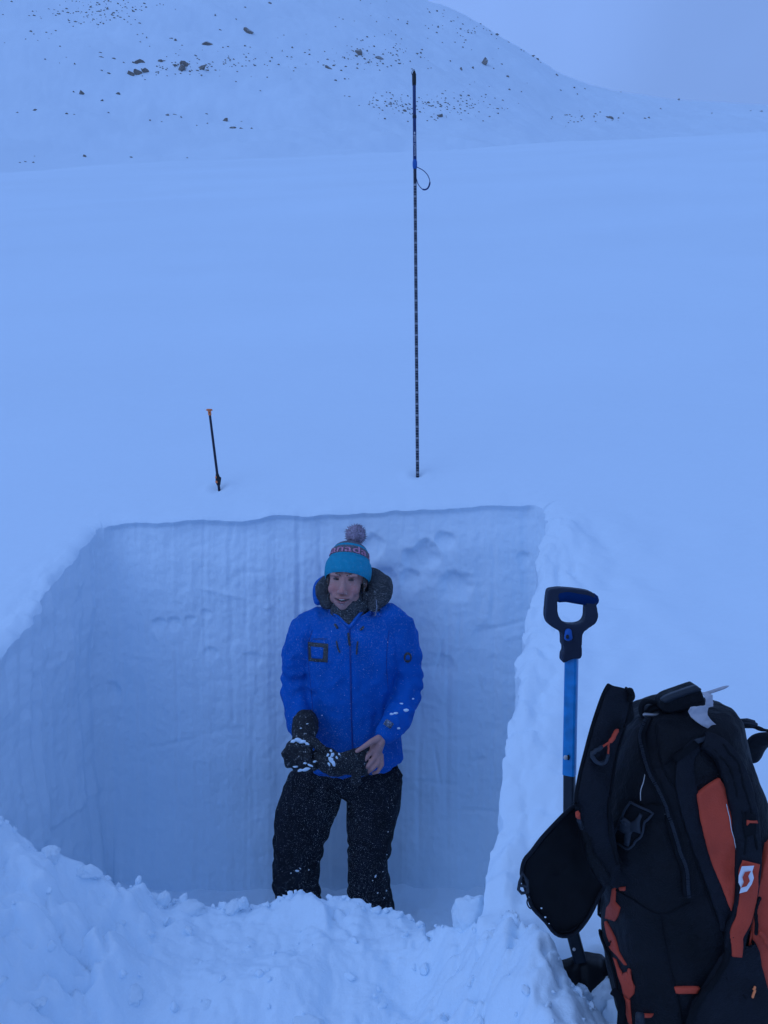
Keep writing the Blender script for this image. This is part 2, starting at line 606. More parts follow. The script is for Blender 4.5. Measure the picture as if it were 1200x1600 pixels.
for k in range(50):                                   # small gouges and scrapes
    gx, gz = rs_.uniform(-1.3, 0.7), rs_.uniform(0.25, 1.7)
    ln, wd, dp = rs_.uniform(0.02, 0.13), rs_.uniform(0.008, 0.014), rs_.uniform(0.003, 0.009) * rs_.choice([1, 1, -0.6])
    an = rs_.choice([0, 1], p=[.4, .6]) * math.pi / 2 + rs_.normal(0, 0.22)
    u_ = (PX - gx) * math.cos(an) + (Zw - gz) * math.sin(an)
    v_ = -(PX - gx) * math.sin(an) + (Zw - gz) * math.cos(an)
    disp = disp + on_back * dp * np.exp(-(v_ / wd) ** 2) * np.exp(-(u_ / ln) ** 4)
disp = disp + on_back * 0.0020 * sstep(-0.3, 0.4, fbm(PX * 1.3, Zw * 1.5, 31.0, 2)) * fbm(1.1 * PX, Zw * 15, 6.6, 3)      # layers in the snow
# knocked-out hollows with a sharp upper lip (photo pixel, radius px, depth)
for hx, hy, rp, dp in ((583, 852, 22, .035), (655, 872, 34, .055), (712, 908, 28, .045), (697, 842, 16, .03), (598, 905, 26, .04),
                       (640, 905, 20, .03), (820, 872, 14, .02), (248, 975, 12, .022), (272, 972, 12, .02), (296, 968, 10, .016),
                       (322, 958, 10, .012), (330, 1020, 12, .012), (392, 1030, 18, .012), (530, 1005, 14, .014), (760, 990, 22, .015),
                       (170, 1080, 20, .03), (110, 1120, 22, .03), (150, 1240, 26, .03), (690, 1040, 26, .014)):
    c = pix(hx, hy, 3.6)
    rad = rp / 333.0
    u = (PX - c.x) / rad
    w = (Zw - c.z) / rad
    d = np.hypot(u, np.where(w > 0, w * 1.35, w * 0.62)) + 0.34 * fbm(PX * 9, Zw * 9, hx * .1, 3)
    prof = sstep(1.05, 0.45, d) * np.where(w > -0.1, 1.0, np.clip(1 + (w + 0.1) * 0.8, 0, 1))
    disp = disp + np.maximum(on_back, on_left * 0.4) * dp * 0.75 * prof
NX = rim_n[:, 0][:, None]
NY = rim_n[:, 1][:, None]
wall = np.stack([PX + NX * disp, PY + NY * disp, Zw], axis=-1)
keep = np.where((RIM[:, 1] > 1.05))[0]
part('pit_wall', grid_mesh('pit_wall', wall, wrap_u=True, flip=False), M_wall, kind='structure')

# ---- floor of the pit
fx, fy = np.meshgrid(np.linspace(-1.75, 1.05, 170), np.linspace(0.9, 3.85, 170), indexing='ij')
fz = 0.03 * fbm(fx * 2.5, fy * 2.5, 0.4, 4) + 0.012 * fbm(fx * 11, fy * 11, 1.4, 3) - 0.01
fz = fz + 0.10 * sstep(0.28, 0.0, 3.62 - fy) * 0.6
part('pit_floor', grid_mesh('pit_floor', np.stack([fx, fy, fz], -1)), M_loose, kind='structure')

# ---- the heap of shovelled snow in front of the photographer
CREST = [(-420, 1170, 1.95), (-260, 1190, 1.95), (-100, 1240, 1.95), (0, 1287, 1.95), (30, 1300, 1.97), (62, 1328, 2.0), (78, 1322, 2.0), (128, 1350, 2.05), (140, 1362, 2.06),
         (165, 1378, 2.08), (187, 1402, 2.1), (205, 1392, 2.15), (225, 1385, 2.15), (262, 1412, 2.2), (290, 1413, 2.2), (345, 1418, 2.2), (380, 1408, 2.24), (440, 1410, 2.25),
         (465, 1404, 2.25), (520, 1403, 2.25), (560, 1408, 2.22), (595, 1418, 2.2), (640, 1432, 2.17), (660, 1450, 2.15), (668, 1480, 2.12), (676, 1456, 1.95), (715, 1450, 1.95),
         (745, 1440, 1.9), (770, 1446, 1.85), (800, 1432, 1.70), (815, 1432, 1.66), (850, 1470, 1.6), (900, 1542, 1.5), (960, 1600, 1.45),
         (1100, 1630, 1.42), (1300, 1600, 1.4), (1700, 1540, 1.4), (2300, 1540, 1.4)]
CP = np.array([pix(*c) for c in CREST])
hx = np.concatenate([np.linspace(-2.5, -1.32, 90), np.linspace(-1.31, 0.75, 420), np.linspace(0.76, 2.5, 120)])
hy = np.concatenate([np.linspace(-0.7, 1.2, 90), np.linspace(1.205, 2.9, 290)])
hX, hY = np.meshgrid(hx, hy, indexing='ij')
wx = hX + 0.01 * fbm(hX * 14, hY * 14, 0.0, 2)
yc = np.interp(wx, CP[:, 0], CP[:, 1])
zc = np.interp(wx, CP[:, 0], CP[:, 2])
def soft(a, w):
    k = np.hanning(2 * w + 1); k /= k.sum()
    return np.convolve(np.pad(a, w, 'edge'), k, 'valid')
x1 = np.linspace(-2.5, 2.5, 1000)
yc1, zc1 = np.interp(x1, CP[:, 0], CP[:, 1]), np.interp(x1, CP[:, 0], CP[:, 2])
yc1 = soft(yc1, 11) + 0.025 * fbm(x1 * 9, 3.3, 0.0, 3)
# keep each crest point on its own line of sight while its depth wanders
zc1 = zc1 + (yc1 - np.interp(x1, CP[:, 0], CP[:, 1])) * (zc1 - CZ) / yc1
crumble = 0.017 * fbm(x1 * 16, 0.7, 0.0, 3) + 0.024 * np.abs(fbm(x1 * 34, 1.7, 0.0, 2)) * sstep(-0.1, 0.5, fbm(x1 * 4, 9.1, 0, 2))
zs1 = soft(zc1, 35)
crest_x, crest_y = x1, yc1
yc = np.interp(wx, x1, yc1)
zc = np.interp(wx, x1, zc1 + crumble)
zs = np.interp(wx, x1, zs1)
dfront = np.clip(yc - hY, 0, None)
fade = np.exp(-dfront / 0.07)
zc = zc * fade + zs * (1 - fade)
dback = np.clip(hY - yc, 0, None)
front = zc - 0.10 * dfront - 0.30 * np.clip(dfront - 0.35, 0, None)
hz = np.where(hY <= yc, front, zc - 1.5 * dback - 2.0 * dback ** 2)
# broad swells and broken blocks
amp = sstep(0.0, 0.25, dfront)
hz = hz + amp * (0.055 * fbm(hX * 3.0, hY * 3.0, 0.9, 3)) + 0.010 * fbm(hX * 9, hY * 9, 5.9, 3) * (0.35 + 0.65 * amp)
lump = np.zeros_like(hz)
for k in range(420):
    bx, by = RNG.uniform(-1.7, 1.1), RNG.uniform(1.1, 2.25)
    r0 = 0.018 + 0.11 * RNG.random() ** 2.4
    yb = np.interp(bx, CP[:, 0], CP[:, 1])
    if by > yb - r0 * 0.5 or (bx > 0.36 and r0 > 0.04):
        continue
    i0, i1 = np.searchsorted(hx, [bx - r0 * 1.6, bx + r0 * 1.6])
    j0, j1 = np.searchsorted(hy, [by - r0 * 1.6, by + r0 * 1.6])
    if i1 - i0 < 2 or j1 - j0 < 2:
        continue
    X, Y = hX[i0:i1, j0:j1] - bx, hY[i0:i1, j0:j1] - by
    an = RNG.uniform(0, math.pi)
    U = (X * math.cos(an) + Y * math.sin(an)) / r0
    W = (-X * math.sin(an) + Y * math.cos(an)) / (r0 * RNG.uniform(0.6, 1.0))
    p = RNG.uniform(2.0, 4.5)
    d = (np.abs(U) ** p + np.abs(W) ** p) ** (1 / p) + 0.22 * fbm((X + bx) * 22, (Y + by) * 22, k * 0.37, 2)
    d = np.clip(d, 0.0, None)
    prof = np.clip(1 - d ** RNG.uniform(2.0, 5.0), 0, 1) ** RNG.uniform(0.45, 0.8)
    tilt = RNG.uniform(-0.5, 0.5) * U + RNG.uniform(-0.5, 0.5) * W
    sub = lump[i0:i1, j0:j1]
    np.maximum(sub, r0 * RNG.uniform(0.4, 1.0) * prof * (1 + 0.6 * tilt), out=sub)
def cells(x, y, seed):
    xi, yi = np.floor(x).astype(int), np.floor(y).astype(int)
    d1 = np.full(x.shape, 9.0); d2 = np.full(x.shape, 9.0)
    for i in (-1, 0, 1):
        for j in (-1, 0, 1):
            h = _perm[(_perm[(xi + i) & 255] + ((yi + j) & 255) + seed) & 255]
            px_, py_ = xi + i + 0.5 + 0.45 * _grad[h][..., 0], yi + j + 0.5 + 0.45 * _grad[h][..., 1]
            d = np.hypot(x - px_, y - py_)
            d2 = np.minimum(d2, np.maximum(d, d1)); d1 = np.minimum(d1, d)
    return d1, d2
wob = 0.12 * fbm(hX * 9, hY * 9, 3.0, 3)
c1, c2 = cells(hX * 5.5 + wob * 4, hY * 5.5 - wob * 4, 3)
blk = 0.042 * np.clip(1 - c1 * 1.15, 0, 1) ** 0.7 * sstep(0.02, 0.25, c2 - c1)
c1, c2 = cells(hX * 19 + wob * 8, hY * 19 + wob * 8, 60)
blk = blk + 0.007 * np.clip(1 - c1 * 1.1, 0, 1) ** 0.7 * sstep(0.0, 0.3, c2 - c1) * sstep(-0.2, 0.4, fbm(hX * 3, hY * 3, 7.7, 2))
rough_part = 0.2 + 0.8 * sstep(-0.25, 0.35, fbm(hX * 1.7, hY * 1.7, 12.0, 2))
hz = hz + (lump * 0.8 + blk) * rough_part * (1 - 0.75 * fade)
for _ in range(1):
    g_ = np.pad(hz, 1, 'edge')
    hz = hz * fade + (1 - fade) * (0.4 * hz + 0.15 * (g_[:-2, 1:-1] + g_[2:, 1:-1] + g_[1:-1, :-2] + g_[1:-1, 2:]))
hz = hz + 0.004 * fbm(hX * 40, hY * 40, 2.2, 3)
base = H(hX, hY)
near = sstep(1.9, 1.2, hY)
hz = np.maximum(hz, base * near + (-0.2) * (1 - near) + near * (0.05 + 0.03 * fbm(hX * 4, hY * 4, 2.0, 3)))
edge = sstep(1.75, 2.4, np.abs(hX)) + sstep(-0.2, -0.6, hY)
hz = hz - 0.9 * np.clip(edge, 0, 1)
part('snow_heap', grid_mesh('snow_heap', np.stack([hX, hY, hz], -1)), M_loose, kind='structure')

def heap_z(x, y):
    i = int(np.clip(np.searchsorted(hx, x), 1, len(hx) - 1))
    j = int(np.clip(np.searchsorted(hy, y), 1, len(hy) - 1))
    return float(hz[i, j])

# ---- the mountain beyond the crest of the slope
SKY = [(-2500, -60), (-1500, -330), (-900, -420), (-400, -420), (0, -330), (300, -190), (500, -90), (600, -38), (665, 0), (700, 11), (720, 20), (750, 37), (780, 56), (810, 73), (840, 92),
       (870, 112), (895, 123), (920, 132), (960, 142), (1000, 148), (1050, 155), (1130, 160), (1200, 164), (1350, 160), (1600, 130), (2000, 60), (2600, 60), (3600, 140)]
qs = np.concatenate([np.linspace(-2200, -60, 60), np.linspace(-50, 1250, 420), np.linspace(1275, 3400, 60)])
SP = np.array(SKY, float)
sky_y = np.interp(qs, SP[:, 0], SP[:, 1])
for _ in range(2):
    k = np.ones(7) / 7
    sm = np.convolve(np.pad(sky_y, 3, 'edge'), k, 'valid')
    sky_y = np.where((qs > -50) & (qs < 1250), sm, sky_y)
rows = 210
t = np.linspace(0, 1.35, rows)
Yr = np.interp(qs, [-2200, 0, 600, 900, 1200, 3400], [200, 230, 220, 250, 330, 300])
MV = np.zeros((len(qs), rows, 3))
for i, q in enumerate(qs):
    pr = pix(q, sky_y[i], 1.0)
    e1 = pr.z - CZ
    e0 = 0.36 if q < 1250 else 0.36 - 0.1 * min(1, (q - 1250) / 1500)
    Y = 55 + (Yr[i] - 55) * t
    tt = np.clip(t, 0, 1)
    prof = tt ** 1.15 * (1.6 - 0.6 * tt)
    e = e0 + (e1 - e0) * prof
    z = CZ + e * Y
    over = np.clip(t - 1, 0, None)
    z = z - over * (Yr[i] - 55) * 0.9 * np.minimum(1, over * 6)
    MV[i, :, 0] = pr.x * Y
    MV[i, :, 1] = Y
    MV[i, :, 2] = z
calm = (1 - np.exp(-((t[None, :] - 1) / 0.10) ** 2)) * sstep(0.0, 0.2, t)[None, :]
MX, MY = MV[..., 0], MV[..., 1]
MV[..., 2] += calm * (2.2 * fbm(MX * 0.022, MY * 0.03, 0.7, 3) + 0.8 * fbm(MX * 0.07, MY * 0.09, 1.7, 3))
MV[..., 2] += 0.30 * fbm(MX * 0.35, MY * 0.35, 2.7, 3) * sstep(0, 0.3, t)[None, :]
me_m = grid_mesh('mountain', MV)
part('mountain', me_m, M_mount, kind='structure')
MB = BVHTree.FromPolygons([tuple(v.co) for v in me_m.vertices], [tuple(p.vertices) for p in me_m.polygons])

# ---- rocks showing through the snow on the mountain
M_rock = mat('dark_rock', (0.15, 0.125, 0.10), rough=0.9, var=0.4, vscale=1.2, bump=0.5, bscale=6, dust=0.35, dscale=1.1)
_nt = M_rock.node_tree                                   # snow lies on the upward faces
_g = _nt.nodes.new('ShaderNodeNewGeometry')
_s = _nt.nodes.new('ShaderNodeSeparateXYZ')
_r = _nt.nodes.new('ShaderNodeMapRange')
_r.inputs['From Min'].default_value, _r.inputs['From Max'].default_value = 0.55, 0.85
_m = _nt.nodes.new('ShaderNodeMix')
_m.data_type = 'RGBA'
_b = _nt.nodes['Principled BSDF']
_src = _b.inputs['Base Color'].links[0].from_socket
_nt.links.new(_g.outputs['True Normal'], _s.inputs[0])
_nt.links.new(_s.outputs['Z'], _r.inputs['Value'])
_nt.links.new(_r.outputs[0], _m.inputs['Factor'])
_nt.links.new(_src, _m.inputs['A'])
_m.inputs['B'].default_value = (*SNOW, 1)
_nt.links.new(_m.outputs['Result'], _b.inputs['Base Color'])
rock_meshes = []
for k in range(7):
    bm = bmesh.new()
    bmesh.ops.create_icosphere(bm, subdivisions=2, radius=1.0)
    rr_ = random.Random(k)
    off = Vector((rr_.random() * 50, rr_.random() * 50, rr_.random() * 50))
    sx, sy, sz = rr_.uniform(0.8, 1.3), rr_.uniform(0.7, 1.0), rr_.uniform(0.45, 0.75)
    for v in bm.verts:
        d = 1 + 0.55 * mnoise.noise(v.co * 1.1 + off) + 0.25 * mnoise.noise(v.co * 2.6 + off)
        v.co = Vector((v.co.x * sx, v.co.y * sy, v.co.z * sz)) * d
    for pl in range(6):     # broken flat faces
        n = Vector((rr_.uniform(-1, 1), rr_.uniform(-1, 1), rr_.uniform(-0.2, 1))).normalized()
        dd = rr_.uniform(0.25, 0.5)
        for v in bm.verts:
            o_ = v.co.dot(n) - dd
            if o_ > 0:
                v.co -= n * o_ * 0.9
    me = to_mesh(bm, 'rock_%d' % k, smooth=False)
    me.name = 'rock'
    me.materials.append(M_rock)
    rock_meshes.append(me)

def put_rock(px, py, size, label, group, rnd):
    d = ray(px, py)
    hit = MB.ray_cast(Vector((0, 0, CZ)), d)
    if hit[0] is None:
        return None
    p = hit[0]
    r = size * 0.64 / F * p.y
    o = bpy.data.objects.new('rock', rnd.choice(rock_meshes))
    C.objects.link(o)
    o.location = p - Vector((0, 0, r * 0.12))
    o.scale = (r * rnd.uniform(0.9, 1.6), r * rnd.uniform(0.8, 1.2), r * rnd.uniform(0.7, 1.3))
    o.rotation_euler = (rnd.uniform(-0.3, 0.3), rnd.uniform(-0.3, 0.3), rnd.uniform(0, 6.28))
    o['label'] = label
    o['category'] = 'rock'
    if group:
        o['group'] = group
    return o

rnd = random.Random(5)
G = 'rocks scattered over the snowy mountainside'
BIG = [
    (321, 68, 15, 'wedge shaped dark boulder standing alone high on the snowy mountainside'),
    (386, 48, 13, 'squarish dark boulder near the top edge of the snowy mountainside'),
    (206, 116, 14, 'flat dark slab at the near end of a low row of three rocks'),
    (218, 114, 11, 'middle slab of a low row of three dark rocks'),
    (229, 111, 10, 'small end slab of a low row of three dark rocks'),
    (218, 97, 11, 'dark rock just above the low row of three slabs'),
    (249, 95, 11, 'split rock beside the low row of three slabs'),
    (284, 107, 13, 'biggest dark rock of the rubbly patch below the wedge boulder'),
    (291, 101, 12, 'rounded rock on top of the rubbly patch below the wedge boulder'),
    (314, 107, 13, 'long dark rock ending the rubbly patch below the wedge boulder'),
    (563, 82, 15, 'tall dark outcrop on the mountainside above the probe'),
    (592, 90, 14, 'leaning dark slab beside the tall outcrop above the probe'),
    (512, 106, 12, 'dark rounded rock on the snow between boulder and tall outcrop'),
    (755, 98, 13, 'single pale brown boulder on the slope below the skyline ridge'),
    (687, 181, 13, 'brown boulder lowest in the scree beside the probe top'),
    (366, 200, 10, 'lowest rock of the small dark group in the mid slope'),
    (351, 188, 9, 'upright rock starting the small dark group in the mid slope'),
    (133, 245, 8, 'lone dark rock lying on the crest of the smooth snow slope'),
    (55, 172, 9, 'lone flat rock on smooth snow near the picture edge'),
    (128, 146, 9, 'flat dark rock alone on the snow below the low row of slabs'),
    (952, 184, 9, 'dark stone in the saddle below the skyline'),
]
for (x, y, s_, lab) in BIG:
    put_rock(x, y, s_ * 1.2, lab, None, rnd)
# medium and small stones, (px, py, size)
SMALL = [(135, 20, 7), (141, 11, 6), (156, 18, 7), (168, 14, 5), (118, 34, 4), (92, 22, 5), (105, 20, 4), (47, 49, 6), (19, 3, 4), (178, 28, 4), (185, 6, 4), (210, 18, 5), (245, 8, 4),
         (336, 24, 5), (369, 30, 4), (383, 11, 5), (421, 5, 6), (344, 47, 5), (348, 74, 5), (391, 74, 6), (443, 55, 4), (456, 74, 5), (441, 80, 4), (215, 54, 4), (223, 53, 4), (229, 59, 4),
         (220, 66, 4), (267, 60, 6), (274, 62, 6), (157, 82, 5), (159, 89, 6), (179, 92, 6), (117, 100, 4), (208, 98, 6), (171, 115, 7), (159, 110, 4), (244, 113, 5), (246, 104, 5), (256, 95, 4),
         (300, 110, 6), (322, 102, 5), (337, 110, 6), (315, 118, 4), (276, 103, 6), (184, 147, 7), (160, 157, 6), (116, 144, 4), (27, 176, 4), (105, 178, 4), (116, 179, 4), (170, 176, 3),
         (235, 188, 4), (253, 190, 4), (261, 180, 6), (273, 179, 5), (283, 183, 7), (323, 178, 4), (324, 193, 4), (308, 196, 3), (377, 201, 6), (394, 201, 5), (377, 190, 4), (206, 246, 6),
         (293, 247, 4), (32, 254, 4), (41, 253, 4), (52, 254, 5), (54, 244, 4), (552, 80, 6), (557, 88, 5), (570, 92, 6), (575, 98, 6), (589, 99, 5), (497, 97, 4), (506, 102, 6), (521, 103, 6), (540, 104, 5),
         (483, 78, 4), (455, 89, 4), (554, 33, 3), (588, 34, 3), (581, 162, 6), (584, 152, 3), (597, 150, 5), (538, 150, 4), (545, 151, 4),
         (619, 95, 4), (607, 82, 3), (651, 84, 6), (657, 83, 4), (668, 60, 3), (668, 107, 5), (664, 40, 4), (630, 82, 3), (623, 99, 5), (610, 83, 4), (636, 33, 3), (627, 61, 3),
         (720, 108, 7), (738, 106, 7), (741, 128, 4), (771, 107, 5), (783, 100, 5), (792, 119, 6), (796, 140, 5), (814, 143, 4), (823, 130, 3), (737, 78, 3), (734, 132, 4), (762, 168, 3), (731, 149, 6),
         (719, 149, 6), (655, 153, 6), (670, 161, 7), (684, 161, 6), (689, 167, 6), (703, 176, 5), (690, 146, 5), (673, 183, 5), (679, 187, 5), (631, 173, 8), (615, 162, 4), (609, 163, 5), (640, 162, 4),
         (617, 158, 4), (876, 141, 4), (897, 137, 4), (914, 139, 4), (901, 147, 4), (948, 183, 5), (956, 188, 4), (1007, 185, 5), (1013, 184, 4), (930, 190, 4), (908, 182, 4), (912, 186, 3), (1032, 170, 4), (1113, 177, 3), (1187, 174, 5),
         (1172, 173, 4), (970, 144, 5), (998, 145, 5), (1016, 146, 6), (1060, 156, 7), (1066, 154, 5), (1098, 157, 4), (1146, 161, 3), (871, 118, 5), (947, 136, 4), (814, 78, 5), (818, 80, 4), (827, 82, 5), (832, 88, 5), (840, 93, 5), (795, 66, 5), (787, 60, 4), (775, 54, 5), (765, 48, 4),
         (760, 47, 3), (738, 48, 4), (742, 50, 4), (668, 14, 4), (672, 20, 4), (693, 16, 3), (693, 26, 3), (715, 27, 3), (845, 98, 3)]
def rock_region(x, y):
    sk = float(np.interp(x, SP[:, 0], SP[:, 1]))
    for test, lab, grp in (
        (x > 640 and y - sk < 14, 'small dark stone on the very skyline of the mountain', 'stones on the skyline'),
        (560 < x < 720 and 140 < y < 195, 'small dark stone in the scree behind the probe tip', 'scree behind the probe tip'),
        (475 < x < 630 and 70 < y < 112, 'small dark stone around the tall dark outcrop', 'stones round the tall outcrop'),
        (700 < x < 835 and 70 < y < 175, 'small dark stone around the pale brown boulder', 'stones round the brown boulder'),
        (x > 835, 'small dark stone in the snowy saddle below the skyline', 'stones in the saddle'),
        (195 < x < 350 and 45 < y < 122, 'small dark stone of the rubble below the wedge boulder', 'rubble below the wedge boulder'),
        (80 < x < 250 and y < 45, 'small dark stone in the dense field near the mountain top', 'stones near the mountain top'),
        (225 < x < 400 and 170 < y < 210, 'small dark stone of the small group in the mid slope', 'stones in the mid slope'),
        (y > 235, 'small dark stone lying along the crest of the smooth slope', 'stones on the crest'),
        (x < 195, 'small dark stone scattered on open snow near the flat rocks', 'stones on open snow'),
    ):
        if test:
            return lab, grp
    return 'small dark stone scattered high between boulder and tall outcrop', 'stones high on the mountain'
for (x, y, s_) in SMALL:
    lab, grp = rock_region(x, y)
    put_rock(x, y, s_ * rnd.uniform(0.8, 1.05), lab, grp, rnd)
CLUST = [(150, 18, 45, 14, 26), (300, 105, 45, 10, 14), (700, 165, 45, 12, 26), (570, 92, 45, 14, 14), (760, 45, 40, 10, 10), (390, 100, 60, 15, 10), (60, 40, 60, 30, 6), (640, 60, 80, 40, 12), (610, 162, 25, 8, 10), (920, 185, 25, 5, 6)]
# the finest gravel: countless, one object
bm = bmesh.new()
for (cx, cy, sx, sy, n) in CLUST:
    for _ in range(n * 5):
        x, y = rnd.gauss(cx, sx), rnd.gauss(cy, sy)
        hit = MB.ray_cast(Vector((0, 0, CZ)), ray(x, y))
        if hit[0] is None:
            continue
        s_ = rnd.uniform(0.6, 1.9) * hit[0].y / F
        n0 = len(bm.verts)
        M = Matrix.Translation(hit[0]) @ Matrix.Rotation(rnd.uniform(0, 6), 4, 'Z') @ Matrix.Diagonal((s_ * rnd.uniform(0.8, 1.6), s_, s_ * rnd.uniform(0.5, 0.9), 1))
        bmesh.ops.create_icosphere(bm, subdivisions=1, radius=1.0, matrix=M)
part('gravel', to_mesh(bm, 'gravel', False), M_rock, kind='stuff')

# ================================================================== THE PERSON IN THE PIT
PY0 = 3.28                     # depth of the person
def pp(px, py, dy=0.0):
    return pix(px, py, PY0 + dy)
S = PY0 / F                    # metres per photo pixel at the person

M_skin = mat('skin', (0.50, 0.25, 0.215), rough=0.6, var=0.08, vscale=35, bump=0.08, bscale=250, spec=0.35)
M_lip = mat('lip', (0.40, 0.15, 0.14), rough=0.5, var=0.05)
M_teeth = mat('teeth', (0.50, 0.47, 0.43), rough=0.4, var=0.02)
M_eye = mat('eye_dark', (0.06, 0.045, 0.042), rough=0.3, var=0.0)
M_brow = mat('brow_hair', (0.13, 0.085, 0.06), rough=0.9, var=0.2, vscale=300)
M_hair = mat('hair', (0.10, 0.065, 0.045), rough=0.7, var=0.3, vscale=200, dust=0.5, dscale=220)
M_jacket = mat('blue_shell_fabric', (0.0, 0.10, 0.43), rough=0.7, var=0.12, vscale=9, bump=0.15, bscale=500, fold=0.7, fscale=9, spec=0.15)
M_jdark = mat('dark_blue_trim', (0.008, 0.045, 0.24), rough=0.7, var=0.1, dust=0.12, dscale=300)
M_snowy = mat('rimed_fabric', (0.10, 0.13, 0.20), rough=0.9, var=0.25, vscale=60, bump=0.6, bscale=160, dust=0.62, dscale=260)
M_trou = mat('black_shell_trousers', (0.012, 0.013, 0.018), rough=0.75, var=0.3, vscale=14, bump=0.2, bscale=400, fold=0.6, fscale=9, dust=0.25, dscale=130, spec=0.1)
M_fleece = mat('dark_fleece_with_rime', (0.030, 0.032, 0.036), rough=0.95, var=0.3, vscale=80, bump=0.9, bscale=160, dust=0.50, dscale=330)
M_glove = mat('black_glove_leather', (0.014, 0.015, 0.018), rough=0.7, var=0.3, vscale=40, bump=0.5, bscale=120, fold=0.4, fscale=40, dust=0.42, dscale=75)
M_teal = mat('teal_knit', (0.012, 0.30, 0.46), rough=0.95, var=0.1, vscale=60, bump=0.6, bscale=260, weave=70)
M_grey = mat('grey_knit', (0.125, 0.115, 0.14), rough=0.95, var=0.25, vscale=160, bump=0.7, bscale=260, dust=0.50, dscale=380)
M_pink = mat('pink_knit', (0.62, 0.26, 0.38), rough=0.95, var=0.15, vscale=120)
M_pom = mat('pompom_wool', (0.32, 0.26, 0.34), rough=1.0, var=0.55, vscale=120, dust=0.5, dscale=200)
M_print = mat('dark_print', (0.05, 0.055, 0.06), rough=0.8, var=0.2, vscale=100, dust=0.42, dscale=300)
M_metal = mat('dull_metal', (0.35, 0.35, 0.36), rough=0.4, metal=0.8, var=0.05)
M_boot = mat('boot_leather', (0.02, 0.02, 0.022), rough=0.6, var=0.2, dust=0.45, dscale=50)

person = Thing('person', 'person in blue hooded jacket, black trousers and teal bobble hat standing in the snow pit', 'person', (pp(545, 1300).x, PY0, 0.0))

# ---- the body, one continuous surface
HC = pp(541, 906)                         # centre of the head
YAW = R(5)
HR = Matrix.Rotation(YAW * -1, 3, 'Z') @ Matrix.Rotation(R(3), 3, 'Y') @ Matrix.Rotation(R(-4), 3, 'X')
HS = 1.08
def hd(x, y, z):
    """point on the head: x to the picture's right, y away from the viewer, z up, metres"""
    return HC + HR @ (Vector((x, y, z)) * HS)

def head_shape(bm):
    E = lambda c, r: ball(bm, hd(*c), tuple(k * HS for k in r), rot=HR, sub=3)
    E((0, 0.012, 0.035), (0.073, 0.092, 0.082))        # skull
    E((0, -0.030, -0.020), (0.062, 0.060, 0.075))      # mid face
    E((0, -0.040, -0.078), (0.040, 0.042, 0.036))      # jaw
    E((0, -0.066, -0.094), (0.021, 0.019, 0.020))      # chin
    for s in (-1, 1):
        E((s * 0.036, -0.056, -0.034), (0.026, 0.028, 0.026))   # cheek
        E((s * 0.040, -0.020, -0.066), (0.018, 0.038, 0.028))   # jaw corner
        E((s * 0.030, -0.076, 0.022), (0.026, 0.017, 0.009))    # brow
        E((s * 0.074, 0.022, -0.006), (0.008, 0.018, 0.026))    # ear
        E((s * 0.011, -0.098, -0.044), (0.009, 0.010, 0.008))   # nostril wing
        E((s * 0.029, -0.076, -0.056), (0.013, 0.009, 0.018))   # smile fold
    tube(bm, [hd(0, -0.082, 0.012), hd(0, -0.094, -0.015), hd(0, -0.106, -0.040)], [0.008 * HS, 0.010 * HS, 0.0125 * HS], seg=10)
    E((0, -0.086, -0.064), (0.026, 0.012, 0.008))      # upper lip
    E((0, -0.085, -0.081), (0.022, 0.011, 0.008))      # lower lip

bm = bmesh.new()
head_shape(bm)
neck0 = pp(548, 965, 0.03)
tube(bm, [hd(0, 0.02, -0.05), neck0, pp(550, 1000, 0.03)], [0.056, 0.056, 0.075])
tube(bm, [pp(551, 980, .02), pp(552, 1040, .01), pp(553, 1110, 0), pp(553, 1160, .01), pp(548, 1190, .02)],
     [(0.12, 0.075), (0.14, 0.09), (0.125, 0.085), (0.135, 0.09), (0.12, 0.06)], seg=20, flat=(1, 0, 0))
tube(bm, [pp(520, 985, .02), pp(478, 992, .02), pp(462, 1060, .03), pp(461, 1095, 0), pp(474, 1136, -.14)], [0.045, 0.04, 0.032, 0.03, 0.026])
tube(bm, [pp(580, 982, .02), pp(624, 988, .02), pp(637, 1060, .02), pp(633, 1095, -.02), pp(620, 1125, -.12), pp(606, 1143, -.19)], [0.045, 0.04, 0.034, 0.034, 0.03, 0.027])
tube(bm, [pp(518, 1195, .03), pp(488, 1250, .02), pp(467, 1315, 0), pp(463, 1385, .02), pp(466, 1430, .02)], [0.06, 0.058, 0.05, 0.045, 0.04])
tube(bm, [pp(572, 1195, .03), pp(582, 1250, .015), pp(577, 1315, 0), pp(576, 1385, .02), pp(581, 1440, .02)], [0.06, 0.058, 0.05, 0.045, 0.04])
# bare hand: back of the hand towards the viewer, fingers closing on the mitten
HD = -0.235
hp = lambda x, y, d=0.0: pp(x, y, HD + d)
tube(bm, [hp(604, 1141, .05), hp(598, 1149, .015), hp(590, 1160), hp(582, 1171, -.004)],
     [(0.027, 0.022), (0.027, 0.020), (0.034, 0.018), (0.030, 0.015)], seg=14, flat=(0.75, 0, 0.65))
tube(bm, [hp(594, 1158, 0), hp(590, 1170, 0), hp(588, 1180, 0)], [0.022, 0.022, 0.018])
tube(bm, [hp(592, 1153, -.012), hp(580, 1159, -.03), hp(567, 1168, -.038), hp(556, 1175, -.036)], [0.014, 0.012, 0.0100, 0.0080])      # thumb
tube(bm, [hp(584, 1170, -.006), hp(577, 1178, -.026), hp(570, 1187, -.030), hp(566, 1193, -.014)], [0.0110, 0.0100, 0.0090, 0.0078])   # index
tube(bm, [hp(588, 1176, -.006), hp(583, 1187, -.026), hp(575, 1196, -.030), hp(569, 1201, -.014)], [0.0112, 0.0104, 0.0092, 0.0080])   # middle
